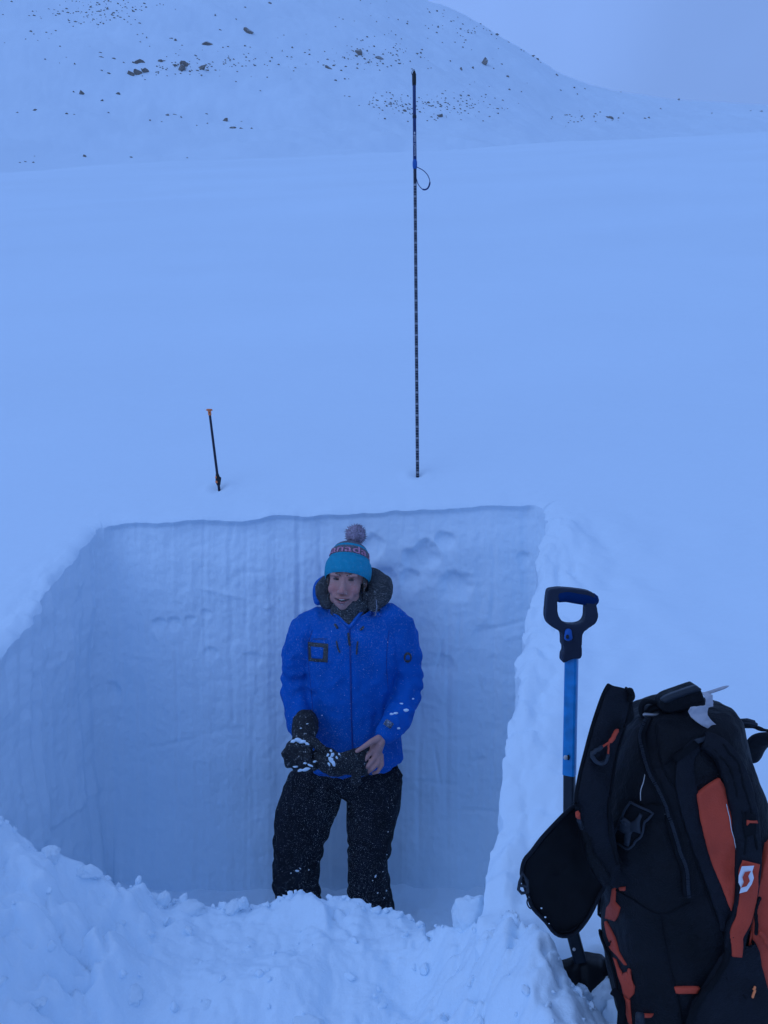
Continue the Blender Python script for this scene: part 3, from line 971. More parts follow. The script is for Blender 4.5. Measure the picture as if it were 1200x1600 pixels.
tube(bm, [hp(592, 1180, -.004), hp(590, 1193, -.022), hp(581, 1202, -.026), hp(575, 1206, -.010)], [0.0108, 0.0100, 0.0090, 0.0078])   # ring
tube(bm, [hp(596, 1180, .0), hp(597, 1195, -.014), hp(590, 1206, -.020), hp(583, 1208, -.008)], [0.0096, 0.0088, 0.0080, 0.0070])      # little
# right hand inside the glove
tube(bm, [pp(473, 1132, -.14), pp(470, 1160, -.20), pp(464, 1180, -.22)], [0.028, 0.032, 0.026])
me_body = remesh(bm, 0.0038, 2, 0.5, 'body')
part('body', me_body, M_skin, person)

# cold-reddened cheeks and nose
_nt = M_skin.node_tree
_b = _nt.nodes['Principled BSDF']
_src = _b.inputs['Base Color'].links[0].from_socket
_tc = _nt.nodes.new('ShaderNodeTexCoord')
for c_, r_ in ((hd(-0.040, -0.078, -0.034), .034), (hd(0.040, -0.078, -0.034), .034), (hd(0, -0.112, -0.038), .022)):
    _d = _nt.nodes.new('ShaderNodeVectorMath')
    _d.operation = 'DISTANCE'
    _nt.links.new(_tc.outputs['Object'], _d.inputs[0])
    _d.inputs[1].default_value = c_ - person.loc
    _r = _nt.nodes.new('ShaderNodeMapRange')
    _r.inputs['From Min'].default_value, _r.inputs['From Max'].default_value = r_, r_ * 0.3
    _r.inputs['To Min'].default_value, _r.inputs['To Max'].default_value = 0.0, 0.55
    _nt.links.new(_d.outputs['Value'], _r.inputs['Value'])
    _m = _nt.nodes.new('ShaderNodeMix')
    _m.data_type = 'RGBA'
    _nt.links.new(_r.outputs[0], _m.inputs['Factor'])
    _nt.links.new(_src, _m.inputs['A'])
    _m.inputs['B'].default_value = (0.52, 0.175, 0.16, 1)
    _src = _m.outputs['Result']
_nt.links.new(_src, _b.inputs['Base Color'])

# ---- face
def ell(c, r, rot=None, sub=2):
    b = bmesh.new()
    ball(b, hd(*c), tuple(k * HS for k in r), rot=(HR @ rot) if rot is not None else HR, sub=sub)
    return b
for s in (-1, 1):
    part('eye', ell((s * 0.029, -0.0815, 0.006), (0.0125, 0.007, 0.0042), Matrix.Rotation(R(-4 * s), 3, 'Y')), M_eye, person)
    b = bmesh.new()
    tube(b, [hd(s * 0.013, -0.089, 0.022), hd(s * 0.029, -0.089, 0.027), hd(s * 0.045, -0.079, 0.023)], [0.0025, 0.0032, 0.0018], seg=8)
    part('eyebrow', b, M_brow, person)
b = bmesh.new()
tube(b, [hd(-0.026, -0.084, -0.0685), hd(-0.013, -0.0955, -0.0725), hd(0, -0.0985, -0.074), hd(0.013, -0.0955, -0.0725), hd(0.026, -0.084, -0.0685)],
     [(0.003, 0.002), (0.005, 0.004), (0.006, 0.0055), (0.005, 0.004), (0.003, 0.002)], seg=10, flat=(0, 1, 0))
mouth = part('mouth', b, M_eye, person)
b = bmesh.new()
tube(b, [hd(-0.010, -0.0985, -0.0708), hd(0, -0.1018, -0.0716), hd(0.010, -0.0985, -0.0708)], [(0.002, 0.0016), (0.003, 0.0026), (0.002, 0.0016)], seg=8, flat=(0, 1, 0))
part('teeth', b, M_teeth, person, parent=mouth)
b = bmesh.new()
tube(b, [hd(-0.026, -0.084, -0.0675), hd(-0.013, -0.0965, -0.067), hd(0, -0.100, -0.0675), hd(0.013, -0.0965, -0.067), hd(0.026, -0.084, -0.0675)], [0.0012, 0.0028, 0.0030, 0.0028, 0.0012], seg=8)
tube(b, [hd(-0.027, -0.084, -0.068), hd(-0.012, -0.0955, -0.0800), hd(0, -0.0985, -0.0825), hd(0.012, -0.0955, -0.0800), hd(0.027, -0.084, -0.068)], [0.0012, 0.0036, 0.0042, 0.0036, 0.0012], seg=8)
part('lip', b, M_lip, person)
b = bmesh.new()                     # hair below the brim, over the ears
for s in (-1, 1):
    for k in range(9):
        a = s * (0.070 + 0.003 * math.sin(k * 2.1))
        y = -0.030 + 0.010 * k
        tube(b, [hd(a * 0.98, y + .02, 0.03), hd(a * 1.03, y + .03, -0.005), hd(a * 1.0, y + .035, -0.04 - 0.006 * (k % 4))], [0.006, 0.006, 0.003], seg=8)
part('hair', b, M_hair, person)

# ---- bobble hat
HATR = Matrix.Rotation(R(6), 3, 'Y') @ Matrix.Rotation(R(-24), 3, 'X') @ Matrix.Rotation(YAW * -1, 3, 'Z')
HATC = HC + HR @ (Vector((0.003, 0.010, 0.008)) * HS)
def hat_pt(ang, z, grow=0.0):
    """ang 0 is the front; z above the brim"""
    prof_z = [-0.012, 0.0, 0.03, 0.060, 0.085, 0.105, 0.125, 0.138, 0.146, 0.149]
    prof_r = [1.0, 1.02, 1.03, 1.01, 0.965, 0.90, 0.76, 0.55, 0.28, 0.0]
    f = float(np.interp(z, prof_z, prof_r))
    rx, ry = (0.0885 * f + grow), (0.108 * f + grow)
    return HATC + HATR @ Vector((rx * math.sin(ang), -ry * math.cos(ang), z * 1.08))
def hat_band(name, z0, z1, grow, m, rows=8, seg=72, rib=0.0012, lip=False):
    V = np.zeros((seg, rows + 1, 3))
    for i in range(seg):
        a = 2 * math.pi * i / seg
        for j in range(rows + 1):
            z = z0 + (z1 - z0) * j / rows
            g = grow + rib * (1 if i % 2 else -1)
            if lip:
                g -= 0.006 * (2 * abs(j / rows - 0.5)) ** 4
            V[i, j] = hat_pt(a, z, g)
    return grid_mesh(name, V, wrap_u=True, flip=True)
hat = part('hat', hat_band('hat', 0.0, 0.149, 0.0, M_grey, rows=26), [M_grey, M_teal], person)
for p in hat.data.polygons:
    z = (HATR.transposed() @ (p.center + person.loc - HATC)).z / 1.08
    p.material_index = 1 if (0.0 < z < 0.075 or 0.107 < z < 0.119) else 0
part('hat_cuff', hat_band('hat_cuff', -0.010, 0.062, 0.0095, M_teal, rows=10, lip=True), M_teal, person, parent=hat)
# pompom: a ball of short yarn ends
b = bmesh.new()
PC = hat_pt(0, 0.149) + HATR @ Vector((0.014, -0.006, 0.036))
ball(b, PC, 0.042, sub=3)
rp = random.Random(3)
for k in range(520):
    d = Vector((rp.gauss(0, 1), rp.gauss(0, 1), rp.gauss(0, 1))).normalized()
    L_ = rp.uniform(0.046, 0.057)
    side = d.orthogonal().normalized() * 0.0026
    q = d.cross(side)
    base_ = PC + d * 0.035
    v = [b.verts.new(base_ + side), b.verts.new(base_ - side * 0.5 + q * 0.9), b.verts.new(base_ - side * 0.5 - q * 0.9), b.verts.new(PC + d * L_)]
    for f in ((0, 1, 3), (1, 2, 3), (2, 0, 3)):
        b.faces.new([v[i] for i in f])
part('pompom', b, M_pom, person, parent=hat)

def text_mesh(body, size, ext=0.0, name='lettering'):
    cu = bpy.data.curves.new(name, 'FONT')
    cu.body = body
    cu.size = size
    cu.extrude = ext
    cu.align_x = 'CENTER'
    cu.resolution_u = 3
    o = bpy.data.objects.new(name, cu)
    C.objects.link(o)
    dg = bpy.context.evaluated_depsgraph_get()
    dg.update()
    me = bpy.data.meshes.new_from_object(o.evaluated_get(dg), depsgraph=dg)
    bpy.data.objects.remove(o)
    bpy.data.curves.remove(cu)
    bm_ = bmesh.new()
    bm_.from_mesh(me)
    for _ in range(2):
        long_ = [e for e in bm_.edges if e.calc_length() > size * 0.22]
        bmesh.ops.subdivide_edges(bm_, edges=long_, cuts=1)
    bmesh.ops.triangulate(bm_, faces=bm_.faces[:])
    return bm_
b = text_mesh('Canada /', 0.056, 0.0012)
for v in b.verts:
    ang = (v.co.x * 1.55 - 0.004) / 0.098
    v.co = hat_pt(ang, 0.0775 + v.co.y * 0.74, 0.0028 + v.co.z)
part('lettering', b, M_pink, person, parent=hat)

# ---- jacket
bm = bmesh.new()
rows_ = [  # centre px, py, half width px, half depth m
    (553, 956, 34, .075), (552, 966, 62, .095), (551, 985, 77, .115), (551, 1015, 77, .130), (549, 1060, 72, .135),
    (550, 1110, 71, .135), (552, 1150, 74, .142), (554, 1180, 77, .158), (555, 1192, 78, .165)]
tube(bm, [pp(r[0], r[1], .02) for r in rows_], [(r[2] * S, r[3]) for r in rows_], seg=40, flat=(1, 0, 0), capk=0.06)
tube(bm, [pp(505, 972, .02), pp(478, 984, .02), pp(465, 1020, .015), pp(462, 1060, .03), pp(463, 1095, .0), pp(467, 1120, -.07), pp(474, 1140, -.14)],
     [0.070, 0.074, 0.066, 0.061, 0.060, 0.055, 0.050], seg=24)
tube(bm, [pp(600, 966, .02), pp(624, 980, .02), pp(635, 1020, .01), pp(638, 1060, .02), pp(634, 1095, -.02), pp(620, 1125, -.12), pp(608, 1142, -.19)],
     [0.070, 0.072, 0.065, 0.062, 0.061, 0.055, 0.047], seg=24)
me_j = remesh(bm, 0.007, 8, 0.5, 'jacket')
co, no = get_np(me_j)
armL = np.clip((pp(500, 1000).x - co[:, 0]) / 0.05, 0, 1)
armR = np.clip((co[:, 0] - pp(607, 1000).x) / 0.05, 0, 1)
arm = np.maximum(armL, armR) * sstep(pp(500, 985).z, pp(500, 1040).z, co[:, 2])
zel = pp(460, 1085).z
w = np.zeros(len(co))
w += 0.010 * fbm(co[:, 0] * 7, co[:, 1] * 7, co[:, 2] * 2.8, 3)
w += arm * 0.0045 * np.sin(co[:, 2] * 95 + 4 * fbm(co[:, 0] * 9, co[:, 1] * 9, co[:, 2] * 6, 2)) * np.exp(-((co[:, 2] - zel) / 0.12) ** 2)
ridge = 1 - np.abs(fbm(co[:, 0] * 9 + co[:, 2] * 5, co[:, 1] * 9, co[:, 2] * 5 - co[:, 0] * 4, 3))
w += 0.012 * (ridge - 0.6)
ridge2 = 1 - np.abs(fbm(co[:, 0] * 17 - co[:, 2] * 9, co[:, 1] * 17, co[:, 2] * 8 + co[:, 0] * 8, 2))
w += 0.005 * (ridge2 - 0.6)
# drape: centre of the front hangs flat, hem gathers
w += 0.002 * np.sin(co[:, 0] * 60 + 3 * fbm(co[:, 0] * 5, 0, co[:, 2] * 4, 2)) * sstep(pp(550, 1165).z, pp(550, 1212).z, co[:, 2]) * (1 - arm)
set_np(me_j, co + no * w[:, None])
set_smooth(me_j)
jacket = part('jacket', me_j, M_jacket, person)
JB = BVHTree.FromPolygons([tuple(v.co + person.loc) for v in me_j.vertices], [tuple(p.vertices) for p in me_j.polygons])

def cast(bvh, px, py, off=0.002, far=None):
    """first point of a surface seen at a photo pixel, lifted off it a little, with its normal"""
    o_ = Vector((0, 0, CZ))
    d = ray(px, py)
    h = bvh.ray_cast(o_, d)
    if h[0] is None:
        p = pix(px, py, far if far else PY0)
        h = bvh.find_nearest(p)
    n = h[1] if h[1].dot(d) < 0 else -h[1]
    return h[0] + n * off, n

def patch(bvh, poly, off=0.002, thick=0.002, step=6.0, far=None):
    """a flat piece of fabric or print lying on a surface: outline given in photo pixels"""
    bm_ = bmesh.new()
    vs = [bm_.verts.new((x, y, 0)) for x, y in poly]
    f = bm_.faces.new(vs)
    bmesh.ops.triangulate(bm_, faces=[f])
    for _ in range(5):
        long_ = [e for e in bm_.edges if e.calc_length() > step]
        if not long_:
            break
        bmesh.ops.subdivide_edges(bm_, edges=long_, cuts=1)
        bmesh.ops.triangulate(bm_, faces=[f for f in bm_.faces if len(f.verts) > 3])
    norm = {}
    for v in bm_.verts:
        if bvh is None:
            p, n = pix(v.co.x, v.co.y, far), Vector((0, -1, 0))
        else:
            p, n = cast(bvh, v.co.x, v.co.y, off, far)
        norm[v] = n
        v.co = p
    edge_v = [(e.verts[0], e.verts[1]) for e in bm_.edges if len(e.link_faces) == 1]
    if thick > 0:
        low = {v: bm_.verts.new(v.co - norm[v] * (thick + off * 0.5)) for v in list(norm)}
        for a_, b_ in edge_v:
            try:
                bm_.faces.new((a_, b_, low[b_], low[a_]))
            except ValueError:
                pass
        for v in list(low.values()):
            if not v.link_faces:
                bm_.verts.remove(v)
    bmesh.ops.recalc_face_normals(bm_, faces=bm_.faces[:])
    return bm_

def cord(bvh, path, r, off=0.002, n=24, far=None, seg=8):
    bm_ = bmesh.new()
    pts = smooth_path([(x, y, 0) for x, y in path], n)
    tube(bm_, [cast(bvh, p.x, p.y, off, far)[0] for p in pts], r, seg=seg)
    return bm_

# sewn details of the jacket
fl = patch(JB, [(481, 1003), (513, 1006), (512, 1035), (483, 1033)], off=0.003)
part('pocket_patch', fl, M_print, person, parent=jacket)
part('pocket_window', patch(JB, [(487, 1010), (506, 1012), (505, 1029), (488, 1028)], off=0.0055), M_jacket, person, parent=jacket)
b = text_mesh('MAMMUT', 0.017)
for v in b.verts:
    p, n = cast(JB, 500.5 + v.co.x / S * 0.82, 1000 - v.co.y / S * 0.62, 0.003)
    v.co = p
part('chest_lettering', b, M_print, person, parent=jacket)
part('zip', cord(JB, [(546, 976), (547, 1010), (548, 1060), (549, 1120), (551, 1170), (553, 1213)], 0.0035, 0.001, 40), M_jdark, person, parent=jacket)
part('zip_pull', cord(JB, [(544, 990), (545, 1002), (546, 1008)], 0.0045, 0.004, 8), M_print, person, parent=jacket)
for a_ in ([(526, 1002), (528, 1012), (531, 1019)], [(559, 1003), (558, 1013), (557, 1022)]):
    part('drawcord', cord(JB, a_, 0.0032, 0.004, 10), M_print, person, parent=jacket)
for a_ in ([(524, 976), (527, 981)], [(567, 980), (564, 984)]):
    part('cord_lock', cord(JB, a_, 0.005, 0.003, 6), M_print, person, parent=jacket)
# round badge on the sleeve: ring and the small animal shape inside it
cx, cy = 637, 1027
ring = [(cx + 6.2 * math.cos(t_), cy + 8 * math.sin(t_)) for t_ in np.linspace(0, 2 * math.pi, 22, endpoint=False)]
badge = part('sleeve_badge', patch(JB, ring, off=0.003, step=4), M_print, person, parent=jacket)
part('badge_mark', patch(JB, [(cx - 3.6, cy + 3.6), (cx - 3.2, cy - 2), (cx - .5, cy - 4.6), (cx + 2.4, cy - 3.5), (cx + 3.6, cy), (cx + 3.2, cy + 3.2), (cx + 1.4, cy + .6), (cx, cy + 3.4), (cx - 1.2, cy + .8)], off=0.005, step=4), M_jacket, person, parent=jacket)
# sleeve seams
part('seam', cord(JB, [(488, 985), (481, 1010), (483, 1045), (487, 1085), (489, 1120)], 0.0016, 0.0, 24), M_jdark, person, parent=jacket)
part('seam', cord(JB, [(608, 985), (605, 1010), (604, 1040), (606, 1075)], 0.0016, 0.0, 24), M_jdark, person, parent=jacket)
part('seam', cord(JB, [(480, 1208), (520, 1211), (560, 1209), (600, 1209), (630, 1206)], 0.0016, 0.0005, 30), M_jdark, person, parent=jacket)
part('hem_toggle', cord(JB, [(534, 1208), (535, 1214), (536, 1219)], 0.004, 0.003, 6), M_jacket, person, parent=jacket)
# cuffs
def cuff(c0, c1, r, m):
    b_ = bmesh.new()
    tube(b_, [c0, c0.lerp(c1, .35), c0.lerp(c1, .75), c1], [r * .97, r * 1.04, r * 1.05, r * 0.98], seg=22)
    return part('cuff', remesh(b_, 0.004, 2, .5, 'cuff'), m, person, parent=jacket)
cuff(pp(610, 1138, -.17), pp(601, 1148, -.215), 0.043, M_jacket)
cuff(pp(473, 1130, -.12), pp(476, 1143, -.16), 0.050, M_jacket)
b = bmesh.new()
tube(b, [pp(607, 1140, -.17), pp(603, 1147, -.20), pp(600, 1151, -.22)], [0.036, 0.036, 0.033], seg=18)
part('inner_sleeve', b, M_fleece, person)
b = bmesh.new()
box(b, (0, 0, 0), (0.036, 0.006, 0.026))
bmesh.ops.bevel(b, geom=b.edges[:], offset=0.002, segments=2, affect='EDGES')
b.transform(Matrix.Translation(pp(607, 1131, -.245)) @ Matrix.Rotation(R(35), 4, 'Y'))
part('cuff_tab', b, M_snowy, person, parent=jacket)
# caked snow on the sleeve
for k, (x, y, r_) in enumerate([(634, 1110, .010), (618, 1115, .008), (612, 1116, .007), (627, 1100, .006), (622, 1138, .006), (645, 1092, .005)]):
    b = bmesh.new()
    p, n = cast(JB, x, y, 0.001)
    ball(b, p, (r_ * 1.3, r_ * .5, r_ * .7), sub=2)
    for v in b.verts:
        v.co += (v.co - p) * 0.35 * mnoise.noise(v.co * 160)
    part('caked_snow', b, M_loose, person, parent=jacket)

# collar wings and neck warmer
def ring_loft(rows, seg=48, a0=0.0, a1=2 * math.pi, closed=True):
    """rows of (centre, rx, ry, zfun)"""
    V = np.zeros((seg, len(rows), 3))
    for i in range(seg):
        a = a0 + (a1 - a0) * i / (seg if closed else seg - 1)
        for j, (c_, rx, ry, zf) in enumerate(rows):
            V[i, j] = (c_.x + rx * math.sin(a), c_.y - ry * math.cos(a), c_.z + zf(a))
    return V
cN = pp(549, 957, 0.02)
dip = lambda a: -0.045 * max(0, math.cos(a)) ** 3
V = ring_loft([(cN + Vector((0, 0, -.035)), .105, .095, dip), (cN + Vector((0, 0, -.01)), .098, .09, dip), (cN + Vector((0, 0, .02)), .094, .088, lambda a: dip(a) * 1.1 + .004 * math.sin(5 * a)),
               (cN + Vector((0, 0, .030)), .098, .092, lambda a: dip(a) * 1.1 + .004 * math.sin(5 * a))], 64, 0.13, 2 * math.pi - 0.13, closed=False)
me = bake(grid_mesh('collar', V), [('SOLIDIFY', dict(thickness=0.008, offset=0)), ('SUBSURF', dict(levels=1, render_levels=1))], 'collar')
part('collar', me, M_jacket, person, parent=jacket)
part('collar_opening', patch(JB, [(506, 946), (520, 958), (532, 967), (545, 978), (552, 972), (562, 961), (576, 955), (594, 955), (592, 944), (560, 938), (525, 938)], off=0.010, thick=0.010), M_fleece, person, parent=jacket)
for path, r_ in (([(503, 947), (517, 957), (531, 967), (545, 980)], .006), ([(545, 980), (552, 973), (561, 962), (573, 956), (586, 957), (594, 962)], .008)):
    part('lapel', cord(JB, path, r_, .009, 20), M_jacket, person, parent=jacket)
b = bmesh.new()
tube(b, [pp(541, 934, 0.03), pp(543, 945, 0.01), pp(546, 955, .0), pp(547, 966, .0)], [(.068, .075), (.078, .085), (.082, .09), (.06, .08)], seg=30, flat=(1, 0, 0), capk=0.1)
me = remesh(b, 0.006, 4, .5, 'neck_warmer')
co, no = get_np(me)
co += no * (0.006 * fbm(co[:, 0] * 16, co[:, 1] * 16, co[:, 2] * 30, 3))[:, None]
set_np(me, co)
part('neck_warmer', me, M_fleece, person)
# hood: rolled down behind the head, its fleece lining showing
b = bmesh.new()
hpts = [(502, 930, -.01), (507, 918, .04), (522, 910, .10), (550, 905, .145), (580, 908, .09), (594, 918, .035), (592, 934, -.005), (584, 950, -.05)]
hp_ = smooth_path([pp(*q) for q in hpts], 35)
tube(b, hp_, lerp_list([.028, .036, .045, .055, .056, .054, .046, .026], len(hp_)), seg=18)
ball(b, pp(597, 914, .045), (.046, .052, .046))
ball(b, pp(512, 938, .0), (.035, .04, .035))
ball(b, pp(574, 940, .02), (.035, .05, .045))
me = remesh(b, 0.006, 5, .5, 'hood')
co, no = get_np(me)
co += no * (0.008 * fbm(co[:, 0] * 14, co[:, 1] * 14, co[:, 2] * 14, 3))[:, None]
set_np(me, co)
hood = part('hood', me, M_fleece, person)
b = bmesh.new()
hs = smooth_path([pp(*q) for q in [(497, 940, .02), (498, 926, .05), (505, 914, .10), (530, 910, .16), (556, 916, .205), (584, 922, .16), (594, 930, .10), (592, 940, .05)]], 35)
tube(b, hs, lerp_list([.020, .028, .036, .05, .055, .05, .036, .02], len(hs)), seg=16)
part('hood_shell', remesh(b, .006, 4, .5, 'hood_shell'), M_jacket, person, parent=hood)
b = bmesh.new()
tube(b, [pp(588, 938, -.07), pp(589, 950, -.085), pp(586, 962, -.10)], .0025, seg=8)
part('hood_cord', b, M_snowy, person, parent=hood)

# ---- trousers
bm = bmesh.new()
tube(bm, [pp(553, 1180, .02), pp(549, 1200, .02), pp(543, 1208, .02)], [(66 * S, .105), (72 * S, .115), (78 * S, .115)], seg=34, flat=(1, 0, 0))
lw = [(494, 1218, .02, 42, .12), (486, 1250, .015, 46, .12), (474, 1285, 0.0, 44, .11), (466, 1315, -.02, 40, .105), (463, 1350, .0, 37, .10), (463, 1385, .02, 37, .10), (466, 1412, .02, 37, .105)]
tube(bm, [pp(r[0], r[1], r[2]) for r in lw], [(r[3] * S, r[4]) for r in lw], seg=28, flat=(1, 0, 0))
rw = [(589, 1218, .02, 42, .12), (585, 1250, .015, 41, .12), (580, 1285, 0.0, 38, .11), (577, 1315, -.01, 35, .105), (574, 1350, .01, 32, .10), (576, 1385, .02, 33, .10), (580, 1415, .02, 36, .105), (584, 1436, .02, 34, .11)]
tube(bm, [pp(r[0], r[1], r[2]) for r in rw], [(r[3] * S, r[4]) for r in rw], seg=28, flat=(1, 0, 0))
me_t = remesh(bm, 0.006, 5, .5, 'trousers')
co, no = get_np(me_t)
w = 0.011 * fbm(co[:, 0] * 8, co[:, 1] * 8, co[:, 2] * 5, 3) + 0.010 * (0.4 - np.abs(fbm(co[:, 0] * 8 + co[:, 2] * 5, co[:, 1] * 8, co[:, 2] * 6 - co[:, 0] * 5, 3)))
zk, za = pp(500, 1318).z, pp(500, 1395).z
w += 0.0035 * np.sin(co[:, 2] * 80 + 5 * fbm(co[:, 0] * 7, co[:, 1] * 7, co[:, 2] * 5, 2)) * (np.exp(-((co[:, 2] - zk) / .08) ** 2) + np.exp(-((co[:, 2] - za) / .08) ** 2))
set_np(me_t, co + no * w[:, None])
set_smooth(me_t)
trousers = part('trousers', me_t, M_trou, person)
TB = BVHTree.FromPolygons([tuple(v.co + person.loc) for v in me_t.vertices], [tuple(p.vertices) for p in me_t.polygons])
part('seam', cord(TB, [(609, 1240), (605, 1290), (597, 1330), (594, 1380), (598, 1420)], .0018, 0.0, 24), M_trou, person, parent=trousers)
b = bmesh.new()
tube(b, [pp(617, 1203, -.02), pp(622, 1212, -.02), pp(620, 1226, -.03)], [(.018, .012), (.021, .014), (.014, .010)], seg=12)
part('pocket_flap', b, M_trou, person, parent=trousers)

rk = random.Random(12)
b = bmesh.new()
for x, y, r_ in ((464, 1361, .009), (469, 1357, .007), (482, 1359, .007), (455, 1364, .005), (586, 1369, .011), (582, 1376, .006), (598, 1362, .006), (604, 1335, .006), (606, 1300, .006), (611, 1276, .005), (603, 1392, .008), (600, 1403, .006), (590, 1395, .005), (612, 1250, .004), (447, 1392, .005), (607, 1262, .005)):
    p, n = cast(TB, x, y, 0.0)
    M_ = Matrix.Translation(p) @ Matrix.Rotation(rk.uniform(-1, 1), 4, 'Y') @ Matrix.Diagonal((r_ * .62, r_ * .18, r_ * .42, 1))
    res = bmesh.ops.create_icosphere(b, subdivisions=2, radius=1.0, matrix=M_)
    for v in res['verts']:
        v.co += (v.co - p) * 1.1 * mnoise.noise(v.co * 210)
part('caked_snow', b, M_loose, person, parent=trousers, kind='stuff')

# ---- boots
for x, y in ((466, 1440), (581, 1452)):
    b = bmesh.new()
    f0 = pp(x, y, .03)
    tube(b, [Vector((f0.x, f0.y + .02, .24)), Vector((f0.x, f0.y + .02, .12)), Vector((f0.x, f0.y + .01, .06))], [.062, .058, .062], seg=20)
    tube(b, [Vector((f0.x, f0.y + .07, .055)), Vector((f0.x, f0.y - .03, .06)), Vector((f0.x, f0.y - .13, .05)), Vector((f0.x, f0.y - .18, .042))], [(.045, .05), (.052, .055), (.053, .045), (.042, .034)], seg=20, flat=(1, 0, 0))
    boot = part('boot', remesh(b, .006, 4, .5, 'boot'), M_boot, person)
    b = bmesh.new()
    V = [Vector((f0.x + .056 * sx * (0.75 if yy < -.15 or yy > .1 else 1), f0.y + yy, zz)) for zz in (.002, .026) for sx, yy in ((-1, .11), (-1, 0), (-1, -.16), (-.5, -.225), (.5, -.225), (1, -.16), (1, 0), (1, .11))]
    vv = [b.verts.new(v) for v in V]
    b.faces.new(vv[:8][::-1]); b.faces.new(vv[8:])
    for k in range(8):
        b.faces.new((vv[k], vv[(k + 1) % 8], vv[8 + (k + 1) % 8], vv[8 + k]))
    bmesh.ops.recalc_face_normals(b, faces=b.faces[:])
    part('sole', b, M_fleece, person, parent=boot)

# ---- glove on the right hand: curled, caked with snow
GD = -0.24
gp = lambda x, y, d=0.0: pp(x, y, GD + d)
b = bmesh.new()
tube(b, [gp(477, 1124, .10), gp(477, 1138, .06), gp(474, 1152, .02), gp(472, 1160, 0)], [(.052, .045), (.056, .048), (.046, .040), (.044, .036)], seg=20)
ball(b, gp(466, 1175, 0), (.058, .040, .048))
for k, (x0, y0, x1, y1, x2, y2) in enumerate([(456, 1163, 447, 1178, 452, 1194), (463, 1164, 455, 1184, 463, 1200), (473, 1166, 468, 1187, 476, 1203), (483, 1168, 481, 1187, 489, 1200)]):
    tube(b, [gp(x0, y0, -.012), gp(x1, y1, -.050), gp(x2, y2, -.045), gp(x2 + 5, y2 - 3, -.015)], [.018, .0195, .018, .015], seg=14)
tube(b, [gp(480, 1156, -.01), gp(493, 1161, -.035), gp(504, 1172, -.045), gp(509, 1183, -.040)], [.021, .020, .018, .014], seg=14)
me = remesh(b, .0045, 2, .5, 'glove')
co, no = get_np(me)
co += no * (0.003 * fbm(co[:, 0] * 40, co[:, 1] * 40, co[:, 2] * 40, 3))[:, None]
set_np(me, co)
glove = part('glove', me, M_glove, person)
GB = BVHTree.FromPolygons([tuple(v.co + person.loc) for v in me.vertices], [tuple(p.vertices) for p in me.polygons])
rg = random.Random(8)
b = bmesh.new()
for x, y, r_ in ((460, 1158, .012), (467, 1157, .014), (474, 1159, .012), (481, 1162, .009), (470, 1203, .010), (478, 1202, .012), (485, 1196, .008), (490, 1190, .007), (476, 1192, .007), (462, 1198, .007), (494, 1176, .006), (470, 1138, .004), (480, 1131, .004)):
    p, n = cast(GB, x, y, 0.0)
    M_ = Matrix.Translation(p) @ Matrix.Rotation(rg.uniform(-.4, .4), 4, 'Y') @ Matrix.Diagonal((r_ * 1.35, r_ * .55, r_ * .6, 1))
    res = bmesh.ops.create_icosphere(b, subdivisions=2, radius=1.0, matrix=M_)
    for v in res['verts']:
        v.co += (v.co - p) * 0.5 * mnoise.noise(v.co * 180)
part('caked_snow', b, M_loose, person, parent=glove, kind='stuff')

# ---- the loose mitten she holds between both hands
mit = Thing('mitten', 'loose black mitten dusted with snow held between both hands', 'mitten', tuple(gp(540, 1190, -.03)))
b = bmesh.new()
mp_ = smooth_path([gp(496, 1184, -.02), gp(508, 1188, -.035), gp(528, 1194, -.035), (gp(548, 1192, -.03)), gp(566, 1189, -.012), gp(576, 1187, .002)], 20)
tube(b, mp_, [(a_, c_) for a_, c_ in zip(lerp_list([.040, .052, .050, .050, .060, .062], len(mp_)), lerp_list([.026, .032, .030, .026, .024, .016], len(mp_)))], seg=22, flat=(0, 0, 1))
me = remesh(b, .005, 4, .5, 'shell')
co, no = get_np(me)
co += no * (0.006 * fbm(co[:, 0] * 22, co[:, 1] * 22, co[:, 2] * 12, 3))[:, None]
set_np(me, co)
shell = part('shell', me, M_glove, mit)
b = bmesh.new()
tube(b, smooth_path([gp(558, 1200, -.045), gp(557, 1210, -.05), gp(556, 1220, -.045), gp(555, 1226, -.04)], 8), [(.020, .006)] * 9, seg=10, flat=(1, 0, 0))
part('strap', b, M_glove, mit)
MBV = BVHTree.FromPolygons([tuple(v.co + mit.loc) for v in me.vertices], [tuple(p.vertices) for p in me.polygons])
b = bmesh.new()
for x, y, r_ in ((519, 1180, .009), (517, 1187, .011), (521, 1193, .009), (514, 1194, .006), (526, 1184, .006), (530, 1179, .005), (512, 1180, .006), (517, 1174, .006)):
    p, n = cast(MBV, x, y, 0.0)
    M_ = Matrix.Translation(p) @ Matrix.Rotation(rg.uniform(-.6, .6), 4, 'Y') @ Matrix.Diagonal((r_ * .8, r_ * .5, r_ * 1.3, 1))
    res = bmesh.ops.create_icosphere(b, subdivisions=2, radius=1.0, matrix=M_)
    for v in res['verts']:
        v.co += (v.co - p) * 0.5 * mnoise.noise(v.co * 180)
part('caked_snow', b, M_loose, mit, kind='stuff')

